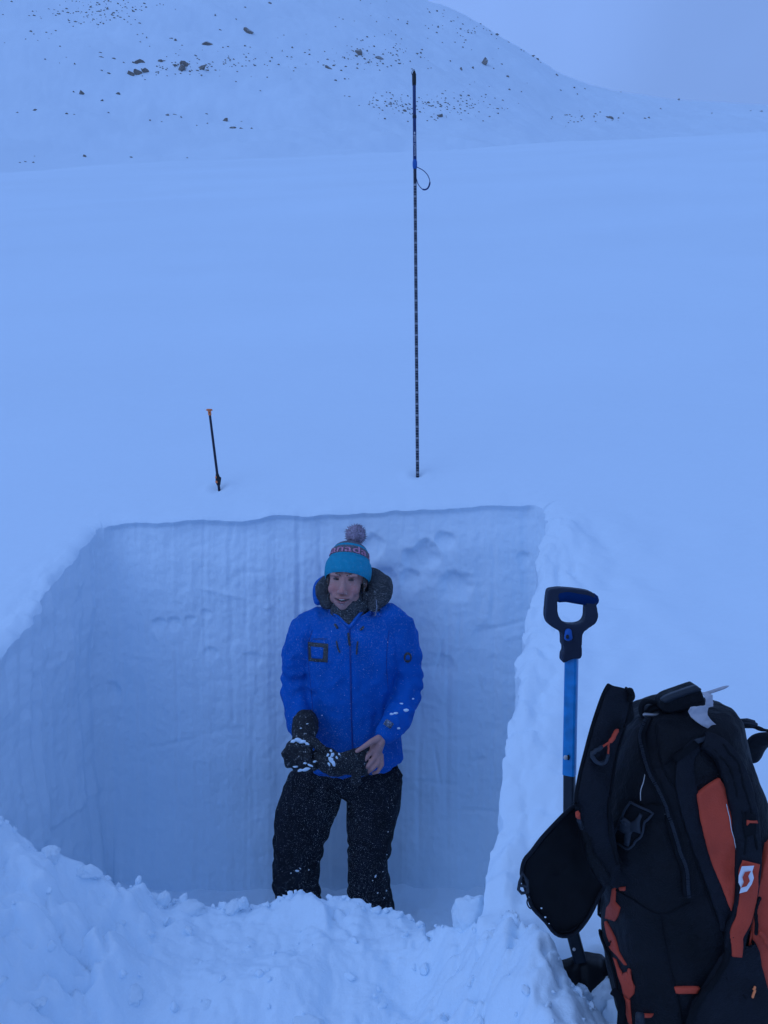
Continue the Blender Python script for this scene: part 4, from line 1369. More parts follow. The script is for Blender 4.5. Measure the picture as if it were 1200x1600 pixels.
# ---- snow blowing through the pit: countless loose flakes
nf = 135000
rf = np.random.default_rng(4)
fx_ = np.where(rf.random(nf) < 0.75, rf.normal(pp(545, 1200).x, 0.20, nf), rf.uniform(-1.2, 0.55, nf))
fy_ = rf.uniform(2.55, 3.45, nf)
fz_ = np.where(rf.random(nf) < 0.62, 0.1 + 1.05 * rf.beta(1.3, 1.6, nf), np.where(rf.random(nf) < 0.45, rf.normal(1.40, 0.10, nf), rf.uniform(0.9, 1.7, nf)))
dens = fbm(fx_ * 3.0, fy_ * 3.0, fz_ * 2.2, 3)
kp = rf.random(nf) < np.clip(0.55 + 0.9 * dens, 0.08, 1.0)
fx_, fy_, fz_ = fx_[kp], fy_[kp], fz_[kp]
nf = len(fx_)
rs = 0.00020 * np.exp(rf.normal(0, 0.45, nf))
tet = np.array([(1, 1, 1), (1, -1, -1), (-1, 1, -1), (-1, -1, 1)], float)
rot = rf.normal(size=(nf, 3, 3))
rot, _ = np.linalg.qr(rot)
V = (np.einsum('kj,nij->nki', tet, rot) * rs[:, None, None] + np.stack([fx_, fy_, fz_], -1)[:, None, :]).reshape(-1, 3)
fc = (np.arange(nf)[:, None, None] * 4 + np.array([(0, 1, 2), (0, 3, 1), (0, 2, 3), (1, 3, 2)])[None]).reshape(-1, 3)
me = bpy.data.meshes.new('blown_snow')
me.from_pydata(V.tolist(), [], fc.tolist())
part('blown_snow', me, M_loose, kind='stuff')

# ================================================================== GEAR
# ---- avalanche probe standing in the slope behind the pit
M_probe = mat('black_anodised_tube', (0.012, 0.018, 0.04), rough=0.45, var=0.1)
M_pblue = mat('blue_tube', (0.010, 0.032, 0.13), rough=0.45, var=0.08)
M_bright = mat('bright_blue_plastic', (0.01, 0.10, 0.38), rough=0.5, var=0.05)
M_tick = mat('pale_print', (0.55, 0.55, 0.56), rough=0.7, var=0.1)
M_orange = mat('orange_plastic', (0.88, 0.24, 0.08), rough=0.5, var=0.1)
M_black = mat('black_plastic', (0.012, 0.014, 0.018), rough=0.5, var=0.15, vscale=60)
YP = 3.90
pb, pt = pix(652.5, 750, YP), pix(647, 112, YP + 0.02)
probe = Thing('avalanche_probe', 'tall thin black avalanche probe standing in the snow slope behind the pit', 'probe', tuple(pb))
pl = lambda y: pb.lerp(pt, (750 - y) / 638.0)
KP = YP / F
b = bmesh.new()
tube(b, [pl(262), pl(500), pl(750), pl(800)], [2.5 * KP, 2.6 * KP, 2.6 * KP, 2.6 * KP], seg=16)
part('shaft', b, M_probe, probe)
b = bmesh.new()
tube(b, [pl(132), pl(182), pl(260)], [2.55 * KP, 2.6 * KP, 2.8 * KP], seg=16)
upper = part('upper_tube', b, M_pblue, probe)
b = bmesh.new()
tube(b, [pl(183.5), pl(180)], [3.1 * KP, 3.1 * KP], seg=16)
part('joint', b, M_probe, probe)
b = bmesh.new()
tube(b, [pl(133), pl(128), pl(116), pl(113)], [2.9 * KP, 3.2 * KP, 3.2 * KP, 2.2 * KP], seg=16)
tube(b, [pl(114), pl(108.5)], [1.2 * KP, 0.5 * KP], seg=8)
tube(b, smooth_path([pl(118) + Vector((-3.2 * KP, -.006, 0)), pl(115) + Vector((-4 * KP, -.01, 0)), pl(111) + Vector((-1.5 * KP, -.01, 0)), pl(113) + Vector((1.5 * KP, -.01, 0))], 10), 0.0012, seg=6)
part('tip', b, M_black, probe)
b = bmesh.new()
tube(b, [pl(262), pl(258), pl(252), pl(249)], [2.9 * KP, 3.6 * KP, 3.6 * KP, 3.0 * KP], seg=16)
part('lock_sleeve', b, M_bright, probe)
b = bmesh.new()
lp_ = smooth_path([pl(260) + Vector((2.5 * KP, -.006, 0)), pl(267) + Vector((13 * KP, -.015, 0)), pl(276) + Vector((20 * KP, -.02, 0)), pl(286) + Vector((22.5 * KP, -.02, 0)), pl(295) + Vector((19 * KP, -.02, 0)),
                   pl(296) + Vector((12 * KP, -.015, 0)), pl(288) + Vector((5 * KP, -.01, 0)), pl(278) + Vector((2.0 * KP, -.006, 0))], 36)
tube(b, lp_, 0.0020, seg=8)
loop = part('wrist_loop', b, M_pblue, probe)
b = bmesh.new()
k0, k1 = int(len(lp_) * .42), int(len(lp_) * .74)
tube(b, lp_[k0:k1], 0.0040, seg=10)
part('loop_grip', b, M_pblue, probe, parent=loop)
# centimetre marks and number blocks, all the way down
b = bmesh.new()
y = 288.0
k = 0
while y < 748:
    h_ = 3.6 if k % 4 == 0 else 0.8
    g = 2.75 if k % 4 == 0 else 2.68
    c0, c1 = pl(y - h_ / 2), pl(y + h_ / 2)
    rr_ = g * KP
    a_ = [math.radians(t_) for t_ in np.linspace(200, 340, 7)] if k % 4 else [math.radians(t_) for t_ in np.linspace(215, 345, 7)]
    lo = [b.verts.new(c1 + Vector((rr_ * math.cos(t_), rr_ * math.sin(t_), 0))) for t_ in a_]
    hi = [b.verts.new(c0 + Vector((rr_ * math.cos(t_), rr_ * math.sin(t_), 0))) for t_ in a_]
    for i in range(6):
        b.faces.new((lo[i], lo[i + 1], hi[i + 1], hi[i]))
    y += 4.5
    k += 1
part('scale_marks', b, mat('grey_print', (0.27, 0.28, 0.31), rough=0.7, var=0.2), probe, kind='stuff')
# the maker's diamond and name running down the upper tube
b = text_mesh('Black Diamond', 0.019)
xs = [v.co.x for v in b.verts]
x_lo, x_hi = min(xs), max(xs)
for v in b.verts:
    f = (v.co.x - x_lo) / (x_hi - x_lo)
    c0 = pl(211 + f * 32)
    t_ = -math.pi / 2 - (v.co.y - 0.006) / (2.8 * KP)
    v.co = c0 + Vector((2.95 * KP * math.cos(t_), 2.95 * KP * math.sin(t_), 0))
part('lettering', b, M_tick, probe, parent=upper)
b = bmesh.new()
c0 = pl(208) + Vector((0, -2.95 * KP, 0))
b.faces.new([b.verts.new(c0 + Vector((dx * KP, abs(dx) * .2 * KP, dz * KP))) for dx, dz in ((-1.5, 0), (0, -2.2), (1.5, 0), (0, 2.2))])
part('diamond_mark', b, M_tick, probe, parent=upper)

# ---- short black pole with orange cap
YS = 3.86
sb, st = pix(341.5, 757, YS), pix(327, 641, YS + 0.01)
KS = YS / F
pole = Thing('marker_pole', 'short leaning black pole with orange cap and orange clamp in snow', 'pole', tuple(sb))
sl = lambda t_: sb.lerp(st, t_)
b = bmesh.new()
tube(b, [sl(-0.25), sl(0.02), sl(0.97)], [2.1 * KS, 2.1 * KS, 1.9 * KS], seg=14)
part('shaft', b, M_probe, pole)
b = bmesh.new()
tube(b, [sl(0.94), sl(0.985), sl(1.0)], [2.6 * KS, 2.6 * KS, 2.2 * KS], seg=14)
top = sl(1.0)
V = []
for i in range(24):
    a_ = 2 * math.pi * i / 24
    V.append((math.cos(a_), math.sin(a_)))
ring0 = [b.verts.new(top + Vector((5.6 * KS * c_, 3.6 * KS * s_, -0.2 * KS))) for c_, s_ in V]
ring1 = [b.verts.new(top + Vector((4.0 * KS * c_, 2.6 * KS * s_, 2.0 * KS))) for c_, s_ in V]
ring2 = [b.verts.new(top + Vector((2.0 * KS * c_, 1.6 * KS * s_, -1.4 * KS))) for c_, s_ in V]
for i in range(24):
    j = (i + 1) % 24
    b.faces.new((ring0[i], ring0[j], ring1[j], ring1[i]))
    b.faces.new((ring2[i], ring2[j], ring0[j], ring0[i]))
b.faces.new(ring1)
b.faces.new(ring2[::-1])
cap = part('cap', b, M_orange, pole)
b = bmesh.new()
ball(b, sl(0.965) + Vector((0.3 * KS, -2.7 * KS, 0)), 0.9 * KS, sub=2)
part('cap_hole', b, M_black, pole, parent=cap)
b = bmesh.new()
tube(b, [sl(0.0), sl(0.04), sl(0.10), sl(0.14)], [3.0 * KS, 4.2 * KS, 3.4 * KS, 2.5 * KS], seg=12)
tube(b, [sl(0.05) + Vector((3.5 * KS, 0, 0)), sl(0.09) + Vector((4.6 * KS, 0, 0)), sl(0.10) + Vector((3 * KS, 0, 0))], 1.0 * KS, seg=8)
clamp = part('clamp', b, M_black, pole)
b = bmesh.new()
ball(b, sl(0.035) + Vector((-1.6 * KS, -3.0 * KS, 0)), (2.6 * KS, 1.4 * KS, 2.4 * KS), sub=2)
ball(b, sl(0.095) + Vector((-2.0 * KS, -2.6 * KS, 0)), (1.5 * KS, 1.2 * KS, 2.6 * KS), sub=2)
part('clamp_lever', remesh(b, 0.0016, 2, .5, 'clamp_lever'), M_orange, pole, parent=clamp)

# ---- shovel stuck upright in the bank
YV = 1.60
KV = YV / F
M_sblue = mat('blue_anodised_shaft', (0.0, 0.21, 0.53), rough=0.38, var=0.22, vscale=45, bump=0.05, spec=0.5)
M_sgrip = mat('blue_rubber_grip', (0.0, 0.022, 0.10), rough=0.9, spec=0.1, var=0.1, bump=0.3, bscale=300)
M_shand = mat('dark_handle_plastic', (0.012, 0.020, 0.042), rough=0.6, var=0.1, bump=0.15, bscale=500)
M_sblack = mat('black_shaft', (0.012, 0.018, 0.028), rough=0.4, var=0.1)
M_blade = mat('black_blade', (0.008, 0.009, 0.012), rough=0.45, var=0.2, dust=0.22, dscale=28)
shv = Thing('shovel', 'snow shovel with blue shaft and blue topped loop handle stuck upright beside the backpack', 'shovel', tuple(pix(905, 1500, YV)))
sp = lambda x, y, d=0.0: pix(x, y, YV + d)
def h4(pts):
    return [(820 + x / 4.0, 900 + y / 4.0) for x, y in pts]
outer = h4([(150, 92), (180, 80), (230, 75), (320, 82), (400, 94), (430, 108), (444, 135), (452, 190), (461, 245), (455, 280), (435, 305), (400, 330), (372, 352), (362, 380), (358, 440), (355, 515), (300, 520), (240, 545),
            (238, 490), (246, 478), (246, 440), (238, 430), (236, 375), (222, 350), (180, 325), (148, 300), (134, 262), (134, 220), (140, 150)])
hole = h4([(212, 150), (300, 160), (380, 172), (384, 215), (382, 255), (366, 288), (330, 302), (280, 303), (245, 290), (222, 266), (208, 230), (208, 190)])
def slab(outer, holes, front, back, Y0, bev=0.004, name='slab'):
    """plate cut to an outline with holes, real thickness, rounded edges"""
    bm_ = bmesh.new()
    edges = []
    for loop_ in [outer] + holes:
        lp__ = smooth_path([(x, y, 0) for x, y in loop_], len(loop_) * 3, closed=True)
        vs_ = [bm_.verts.new(p) for p in lp__]
        edges += [bm_.edges.new((vs_[i], vs_[(i + 1) % len(vs_)])) for i in range(len(vs_))]
    bmesh.ops.triangle_fill(bm_, use_beauty=True, use_dissolve=False, edges=edges)
    for v in bm_.verts:
        v.co = pix(v.co.x, v.co.y, Y0 + front)
    ret = bmesh.ops.extrude_face_region(bm_, geom=bm_.faces[:])
    for v in [g_ for g_ in ret['geom'] if isinstance(g_, bmesh.types.BMVert)]:
        v.co.y += back - front
    bmesh.ops.recalc_face_normals(bm_, faces=bm_.faces[:])
    return bm_
b = slab(outer, [hole], -0.016, 0.016, YV)
me = bake(b, [('REMESH', dict(mode='VOXEL', voxel_size=0.0022)), ('SMOOTH', dict(iterations=7, factor=0.5))], 'handle')
handle = part('handle', me, M_shand, shv)
b = bmesh.new()
gp_ = [sp(862 + x, 0) for x in ()]
tube(b, smooth_path([sp(873, 930.5, -.003), sp(885, 930, -.004), sp(900, 932.5, -.004), sp(915, 935, -.004), sp(926, 937.5, -.003)], 16), [0.0146] * 17, seg=20)
part('grip', b, M_sgrip, shv, parent=handle)
b = bmesh.new()
tube(b, [sp(888, 986, -.020), sp(888, 997, -.020)], [(0.007, .006), (0.009, .007)], seg=14)
button = part('lock_button', b, M_bright, shv, parent=handle)
b = bmesh.new()
ball(b, sp(886.5, 995, -.028), (.0035, .003, .0045), sub=2)
part('pin_hole', b, M_black, shv, parent=handle)
def bar(p0, p1, wx, wy, m, name, rotz=25, bev=0.005):
    """rounded square tube whose corner faces the viewer"""
    d = (p1 - p0)
    L_ = d.length
    bm_ = bmesh.new()
    prof = []
    for cx_, cy_, a0 in ((1, 1, 0), (-1, 1, 90), (-1, -1, 180), (1, -1, 270)):
        for da in (0, 45, 90):
            a_ = R(a0 + da)
            prof.append((cx_ * (wx - bev) + bev * math.cos(a_), cy_ * (wy - bev) + bev * math.sin(a_)))
    zax = d.normalized()
    xax = (Vector((1, 0, 0)) - zax * zax.x).normalized()
    yax = zax.cross(xax)
    c_, s_ = math.cos(R(rotz)), math.sin(R(rotz))
    rings = []
    for t_ in (0, 1):
        rings.append([bm_.verts.new(p0 + zax * (L_ * t_) + xax * (x * c_ - y * s_) + yax * (x * s_ + y * c_)) for x, y in prof])
    n_ = len(prof)
    for i in range(n_):
        bm_.faces.new((rings[0][i], rings[0][(i + 1) % n_], rings[1][(i + 1) % n_], rings[1][i]))
    bm_.faces.new(rings[0][::-1])
    bm_.faces.new(rings[1])
    bmesh.ops.recalc_face_normals(bm_, faces=bm_.faces[:])
    me_ = to_mesh(bm_, name, False)
    return part(name, me_, m, shv)
upper_s = bar(sp(893.2, 1020, .004), sp(889.6, 1210, .004), 0.0132, 0.0110, M_sblue, 'upper_shaft', rotz=28)
bar(sp(889.8, 1204, .004), sp(889, 1455, .004), 0.0120, 0.0098, M_sblack, 'lower_shaft', rotz=28)
for x, y in ((884, 1184),):
    b = bmesh.new()
    p_ = sp(x, y, -.0120)
    ball(b, p_ + Vector((0, .001, 0)), (.0048, .0025, .0052), sub=2)
    part('rivet', b, M_tick, shv, parent=upper_s)
    b = bmesh.new()
    ball(b, p_ + Vector((.006, .002, 0)), (.003, .002, .006), sub=2)
    part('rivet_hole', b, M_black, shv, parent=upper_s)
# socket and blade
sock = bar(sp(892.5, 1450, -.005), sp(906, 1500, -.01), 0.0135, 0.012, M_sblack, 'socket', rotz=8)
b = bmesh.new()
ball(b, sp(897, 1483.5, -.0235), (.0035, .002, .0038), sub=2)
part('rivet', b, M_tick, shv, parent=sock)
nu, nv = 44, 30
V = np.zeros((nu, nv, 3))
for i in range(nu):
    u = i / (nu - 1) * 2 - 1
    for j in range(nv):
        w_ = j / (nv - 1)
        x = 957 + 84 * u * (1 - 0.04 * w_) + 6 * w_
        ytop = 1490 + 12 * u * u + 10 * math.exp(-((u + 0.1) / 0.08) ** 2) - 6 * math.exp(-((u + 0.55) / 0.18) ** 2)
        y = ytop + 165 * w_
        dep = 0.004 + 0.030 * u * u * -1 + 0.016 * math.exp(-((u + 0.08) / 0.10) ** 2) + 0.010 * math.exp(-((u + 0.62) / 0.10) ** 2) - 0.075 * w_ + 0.020 * math.exp(-(w_ / 0.07) ** 2)
        V[i, j] = sp(x, y, dep)
me = bake(grid_mesh('blade', V), [('SOLIDIFY', dict(thickness=0.004, offset=0))], 'blade')
part('blade', me, M_blade, shv)

# ---- backpack
YB = 1.40
M_pack = mat('black_pack_fabric', (0.0042, 0.0052, 0.008), rough=0.62, var=0.55, vscale=9, bump=0.6, bscale=320, fold=1.0, fscale=11, spec=0.18)
M_pack2 = mat('black_ripstop', (0.0062, 0.008, 0.013), rough=0.7, var=0.25, vscale=14, bump=0.5, bscale=420, fold=0.8, fscale=13, spec=0.2)
M_web = mat('black_webbing', (0.0055, 0.0065, 0.009), spec=0.15, rough=0.85, var=0.2, weave=220)
M_porange = mat('orange_pack_fabric', (0.52, 0.062, 0.030), rough=0.75, var=0.16, vscale=14, bump=0.3, bscale=350, fold=0.5, fscale=12)
M_pdk = mat('dark_grey_plastic', (0.018, 0.024, 0.034), rough=0.5, var=0.1)  # plain dark grey of the buckles, pulls and trim
M_white = mat('white_print', (0.72, 0.72, 0.74), rough=0.6, var=0.03)
M_greycloth = mat('pale_grey_cloth', (0.42, 0.42, 0.46), rough=0.9, var=0.1, vscale=30, fold=0.5, fscale=30)
pack = Thing('backpack', 'black and orange ski backpack standing open beside the shovel in the foreground snow', 'backpack', (pix(1085, 1600, YB).x, YB, 0.84))
c3 = lambda pts: [(780 + x / 2.857, 1040 + y / 2.857) for x, y in pts]
c4 = lambda pts: [(940 + x / 4.615, 1060 + y / 4.615) for x, y in pts]
c6 = lambda pts: [(800 + x / 4.446, 1240 + y / 4.446) for x, y in pts]
bp = lambda x, y, d=0.0: pix(x, y, YB + d)
prof = [(1088, 1101, 30, .040), (1076, 1106, 58, .070), (1066, 1118, 80, .095), (1060, 1140, 92, .108), (1056, 1165, 105, .118), (1052, 1200, 119, .126), (1053, 1250, 131, .132), (1060, 1300, 138, .135),
        (1070, 1350, 138, .138), (1078, 1400, 138, .140), (1084, 1450, 138, .140), (1090, 1500, 140, .140), (1097, 1560, 136, .138), (1101, 1610, 132, .132), (1104, 1650, 120, .115), (1106, 1672, 90, .085)]
KB = YB / F
bm = bmesh.new()
P_ = []
N_ = 64
zs_ = np.linspace(0, len(prof) - 1, 90)
pa = np.array(prof, float)
V = np.zeros((N_, 90, 3))
for j, t_ in enumerate(zs_):
    cx_, cy_, hw, hd_ = [np.interp(t_, range(len(prof)), pa[:, k]) for k in range(4)]
    c0 = bp(cx_, cy_)
    for i in range(N_):
        a_ = 2 * math.pi * i / N_
        ca, sa = math.cos(a_), math.sin(a_)
        e_ = 0.72
        V[i, j] = (c0.x + hw * KB * math.copysign(abs(ca) ** e_, ca), c0.y + hd_ * math.copysign(abs(sa) ** e_, sa), c0.z)
me = grid_mesh('pack_body', V, wrap_u=True)
bm = bmesh.new()
bm.from_mesh(me)
bm.verts.ensure_lookup_table()
for j in (0, 89):
    vs_ = [bm.verts[i * 90 + j] for i in range(N_)]
    bm.faces.new(vs_ if j == 0 else vs_[::-1])
bmesh.ops.recalc_face_normals(bm, faces=bm.faces[:])
me = remesh(bm, 0.0045, 2, .5, 'pack_body')
co, no = get_np(me)
w = 0.009 * fbm(co[:, 0] * 9, co[:, 1] * 9, co[:, 2] * 5, 4) + 0.008 * (1 - np.abs(fbm(co[:, 0] * 7 + co[:, 2] * 4, co[:, 1] * 8, co[:, 2] * 6 - co[:, 0] * 5, 3)) - 0.6)
# seam lines pressed into the cloth
for x0, y0, x1, y1 in ((1036, 1430, 1052, 1600), (1002, 1418, 1100, 1405)):
    A_, B_ = bp(x0, y0, -.14), bp(x1, y1, -.14)
    d_ = np.array(B_ - A_); L2 = d_ @ d_
    tt_ = np.clip(((co - np.array(A_)) @ d_) / L2, 0, 1)
    dist = np.linalg.norm((co - np.array(A_)) - tt_[:, None] * d_, axis=1)
    w -= 0.006 * np.exp(-(dist / 0.008) ** 2)
set_np(me, co + no * w[:, None])
set_smooth(me)
body = part('pack_body', me, M_pack, pack)
PB = BVHTree.FromPolygons([tuple(v.co + pack.loc) for v in me.vertices], [tuple(p.vertices) for p in me.polygons])

def pillow(outline, Yf, bulge, thick, rings=10, n=72, tilt=None, wob=0.0):
    """stuffed or dished cloth panel: outline in photo pixels, front surface bulges towards the viewer"""
    ol = smooth_path([(x, y, 0) for x, y in outline], n, closed=True)
    cx_ = sum(p.x for p in ol) / len(ol)
    cy_ = sum(p.y for p in ol) / len(ol)
    bm_ = bmesh.new()
    front, back = [], []
    dep = tilt if tilt else (lambda x, y: 0.0)
    for k in range(rings + 1):
        t_ = 1 - k / rings
        hgt = math.sqrt(max(0, 1 - t_ * t_))
        fr, bk = [], []
        for p in ol:
            x, y = cx_ + (p.x - cx_) * t_, cy_ + (p.y - cy_) * t_
            base_ = Yf + dep(x, y)
            q = pix(x, y, base_)
            wv = wob * mnoise.noise(Vector((x * .045, y * .03, 1.7)))
            fr.append(bm_.verts.new(pix(x, y, base_ - bulge * hgt - wv * hgt)))
            bk.append(bm_.verts.new(pix(x, y, base_ + 0.002 + thick * hgt ** 0.5 - (bulge * hgt if bulge < 0 else 0))))
        front.append(fr)
        back.append(bk)
    m_ = len(ol)
    for S_, flip in ((front, False), (back, True)):
        for k in range(rings):
            for i in range(m_):
                f_ = (S_[k][i], S_[k][(i + 1) % m_], S_[k + 1][(i + 1) % m_], S_[k + 1][i])
                bm_.faces.new(f_ if not flip else f_[::-1])
    for i in range(m_):
        bm_.faces.new((front[0][i], back[0][i], back[0][(i + 1) % m_], front[0][(i + 1) % m_]))
    bmesh.ops.remove_doubles(bm_, verts=bm_.verts[:], dist=1e-5)
    bmesh.ops.recalc_face_normals(bm_, faces=bm_.faces[:])
    return bm_

def bvh_of(o, thing):
    return BVHTree.FromPolygons([tuple(v.co + thing.loc) for v in o.data.vertices], [tuple(p.vertices) for p in o.data.polygons])

def ribbon(bvh, path, wid, thick=0.004, off=0.002, n=30, far=None):
    """strap lying on a surface; wid in metres (number or list)"""
    pts = smooth_path([(x, y, 0) for x, y in path], n)
    W_ = lerp_list(wid if isinstance(wid, list) else [wid, wid], len(pts))
    q = [cast(bvh, p.x, p.y, off, far) for p in pts]
    sm = [q[0][0]] + [(q[i - 1][0] + q[i][0] * 2 + q[i + 1][0]) / 4 for i in range(1, len(q) - 1)] + [q[-1][0]]
    bm_ = bmesh.new()
    rings = []
    for i in range(len(sm)):
        t_ = (sm[min(i + 1, len(sm) - 1)] - sm[max(i - 1, 0)]).normalized()
        n_ = q[i][1]
        s_ = t_.cross(n_).normalized()
        n_ = s_.cross(t_).normalized()
        w_ = W_[i] / 2
        rings.append([bm_.verts.new(sm[i] + s_ * a_ * w_ + n_ * b_ * thick) for a_, b_ in ((-1, -.6), (-1, .6), (-.85, 1), (.85, 1), (1, .6), (1, -.6))])
    for i in range(len(rings) - 1):
        for k in range(6):
            bm_.faces.new((rings[i][k], rings[i][(k + 1) % 6], rings[i + 1][(k + 1) % 6], rings[i + 1][k]))
    bm_.faces.new(rings[0][::-1])
    bm_.faces.new(rings[-1])
    bmesh.ops.recalc_face_normals(bm_, faces=bm_.faces[:])
    return bm_

# front compartment flap, unzipped and gaping at the top
flap_o = c3([(487, 85), (510, 90), (555, 100), (578, 112), (588, 150), (572, 230), (552, 290), (520, 400), (500, 520), (488, 640), (500, 760), (530, 880), (545, 960), (500, 985), (440, 930), (405, 830), (370, 720), (338, 615), (350, 540), (365, 470), (385, 390), (405, 310), (432, 220), (462, 140)])
flap = part('front_flap', pillow(flap_o, 1.275, 0.014, 0.03, wob=0.012, tilt=lambda x, y: -0.02 + 0.0004 * (x - 900)), M_pack2, pack)
FB = bvh_of(flap, pack)
edgeL = c3([(487, 88), (462, 142), (434, 222), (406, 312), (386, 392), (366, 472), (352, 542), (342, 612)])
edgeR = c3([(576, 112), (586, 150), (571, 228), (550, 292), (519, 402), (499, 522), (487, 640), (498, 760), (528, 880)])
def zipline(bvh, path, far, name='zip', parent=None):
    z_ = part(name, cord(bvh, path, 0.0034, 0.001, 40, far, seg=8), M_web, pack, parent=parent)
    return z_
zipline(FB, edgeL, 1.27, parent=flap)
zipline(FB, edgeR, 1.27, parent=flap)
# back of the opening: inner flap with zip coil
inner_o = c3([(560, 100), (582, 108), (590, 140), (600, 200), (602, 235), (575, 262), (556, 262), (560, 200)])
part('zip_end', pillow(inner_o, 1.30, 0.006, 0.02), M_pack, pack)
part('zip_tab', cord(FB, c3([(575, 112), (582, 135), (574, 150)]), 0.006, 0.004, 8, 1.27), M_web, pack)

# main curved zip on the body with its teeth
zip_path = c3([(665, 245), (645, 300), (640, 350), (652, 420), (672, 480), (705, 545), (735, 610), (758, 680), (778, 745), (800, 815), (820, 880), (832, 950), (838, 1020)])
main_zip = part('main_zip', ribbon(PB, zip_path, 0.016, 0.0025, 0.003, 50), M_web, pack)
b = bmesh.new()
zp_ = smooth_path([(x, y, 0) for x, y in zip_path], 130)
for i, p in enumerate(zp_):
    q, n_ = cast(PB, p.x, p.y, 0.0065)
    t_ = (zp_[min(i + 1, len(zp_) - 1)] - zp_[max(i - 1, 0)]).normalized()
    box(b, q, (0.0052, 0.002, 0.0016), Matrix.Rotation(math.atan2(-t_.y, t_.x) + math.pi / 2, 3, 'Y').transposed())
part('zip_teeth', to_mesh(b, 'zip_teeth', False), M_pdk, pack, parent=main_zip, kind='stuff')
for path in (c3([(700, 260), (706, 340), (730, 450), (790, 560), (835, 610), (850, 760), (905, 960), (1000, 1210)]), c3([(740, 440), (800, 380), (880, 345)]), c3([(520, 1000), (590, 1040), (720, 1110), (850, 1060)]), c3([(720, 1110), (735, 1200), (760, 1330), (800, 1500), (815, 1600)])):
    part('piping', cord(PB, path, 0.0022, 0.0, 40), M_web, pack)

# side pocket hanging open like a leaf
leaf_o = c3([(340, 628), (300, 655), (250, 705), (190, 770), (145, 830), (112, 870), (100, 930), (112, 980), (130, 1030), (150, 1082), (205, 1140), (250, 1195), (300, 1208), (350, 1185), (405, 1112), (445, 1030), (468, 985), (440, 940), (400, 860), (375, 760), (362, 690)])
M_dark = mat('pocket_lining', (0.0035, 0.004, 0.006), rough=0.95, var=0.2, fold=0.3, fscale=6)
leaf = part('side_pocket', pillow(leaf_o, 1.255, -0.014, 0.028, wob=0.010, tilt=lambda x, y: 0.00045 * (x - 800)), M_dark, pack)
pts = smooth_path([(x, y, 0) for x, y in leaf_o], 80, closed=True)
b = bmesh.new()
tube(b, [pix(p.x, p.y, 1.252 + 0.00045 * (p.x - 800)) for p in pts], 0.0034, seg=8, closed=True)
part('piping', b, M_pack2, pack, parent=leaf)
b = bmesh.new()
ib = smooth_path([(p[0] * .93 + 880 * .07, p[1] * .93 + 1365 * .07, 0) for p in leaf_o[2:14]], 40)
tube(b, [pix(p.x, p.y, 1.252 + 0.00045 * (p.x - 800) + .003) for p in ib], 0.0018, seg=6)
part('zip', b, M_web, pack, parent=leaf)
# side release buckle on its edge
b = bmesh.new()
fr = [pix(x, y, 1.25) for x, y in c3([(104, 925), (92, 965), (86, 1000), (100, 1016), (128, 1012), (124, 960)])]
tube(b, fr, 0.0028, seg=8, closed=True)
tube(b, [pix(x, y, 1.25) for x, y in c3([(94, 982), (124, 985)])], 0.0026, seg=8)
part('buckle', b, M_pdk, pack, parent=leaf)
b = bmesh.new()
tube(b, smooth_path([pix(x, y, 1.25) for x, y in c3([(130, 1035), (124, 1055), (130, 1075), (140, 1085)])], 10), 0.0012, seg=6)
part('cord_loop', b, M_pdk, pack, parent=leaf)
b = bmesh.new()
for x, y, r_ in c3([(97, 945)]) and ((814, 1369, .0015), (812, 1382, .0012), (846, 1419, .0018), (852, 1433, .002), (858, 1443, .0012), (826, 1402, .0012)):
    ball(b, pix(x, y, 1.247 + 0.00045 * (x - 800)), (r_, r_, r_ * .8), sub=1)
part('snow_crumbs', b, M_loose, pack, parent=leaf, kind='stuff')
# cloth folds inside the opening, between pocket and body
for outl, yy in ((c3([(352, 640), (380, 660), (400, 760), (430, 860), (470, 900), (500, 960), (470, 985), (430, 940), (395, 860), (368, 760)]), 1.265), (c3([(400, 700), (440, 760), (470, 860), (520, 940), (545, 980), (510, 990), (450, 920), (415, 830)]), 1.285)):
    part('pocket_gusset', pillow(outl, yy, 0.010, 0.02, n=40, rings=6, wob=0.01), M_pack, pack)
part('elastic', cord(FB, c3([(430, 930), (436, 960), (455, 980), (480, 988)]), 0.004, 0.004, 14, 1.265), M_pdk, pack)

# zip pulls: orange cord with a grey grip loop
def zip_pull(bvh, ring_c, path_a, path_b, loop_path, far):
    b_ = bmesh.new()
    c_ = [cast(bvh, ring_c[0] + 4.5 * math.cos(t_), ring_c[1] + 5 * math.sin(t_), 0.006, far)[0] for t_ in np.linspace(0, 2 * math.pi, 14, endpoint=False)]
    tube(b_, c_, 0.0018, seg=7, closed=True)
    o_ = part('zip_slider', b_, M_web, pack)
    for p_ in (path_a, path_b):
        part('cord', cord(bvh, p_, 0.0017, 0.007, 12, far), M_porange, pack, parent=o_)
    part('grip_loop', cord(bvh, loop_path, 0.0036, 0.007, 18, far), M_pdk, pack, parent=o_)
zip_pull(FB, (968, 1133), c3([(522, 285), (505, 295), (490, 325), (465, 345), (443, 362)]), c3([(505, 295), (490, 320), (482, 340), (478, 370), (470, 392)]),
         c3([(443, 362), (422, 382), (414, 402), (424, 424), (442, 430), (460, 420), (470, 392)]), 1.25)
part('cord_wrap', cord(FB, c3([(512, 290), (500, 305), (490, 325)]), 0.0036, 0.008, 8, 1.25), M_porange, pack)
zip_pull(FB, (903, 1262), c3([(352, 640), (352, 660), (346, 690), (340, 715)]), c3([(354, 650), (358, 670), (352, 700)]), c3([(340, 712), (336, 735), (342, 755), (352, 752), (354, 715)]), 1.24)
part('cord_wrap', cord(FB, c3([(350, 645), (352, 670)]), 0.0038, 0.008, 8, 1.24), M_porange, pack)

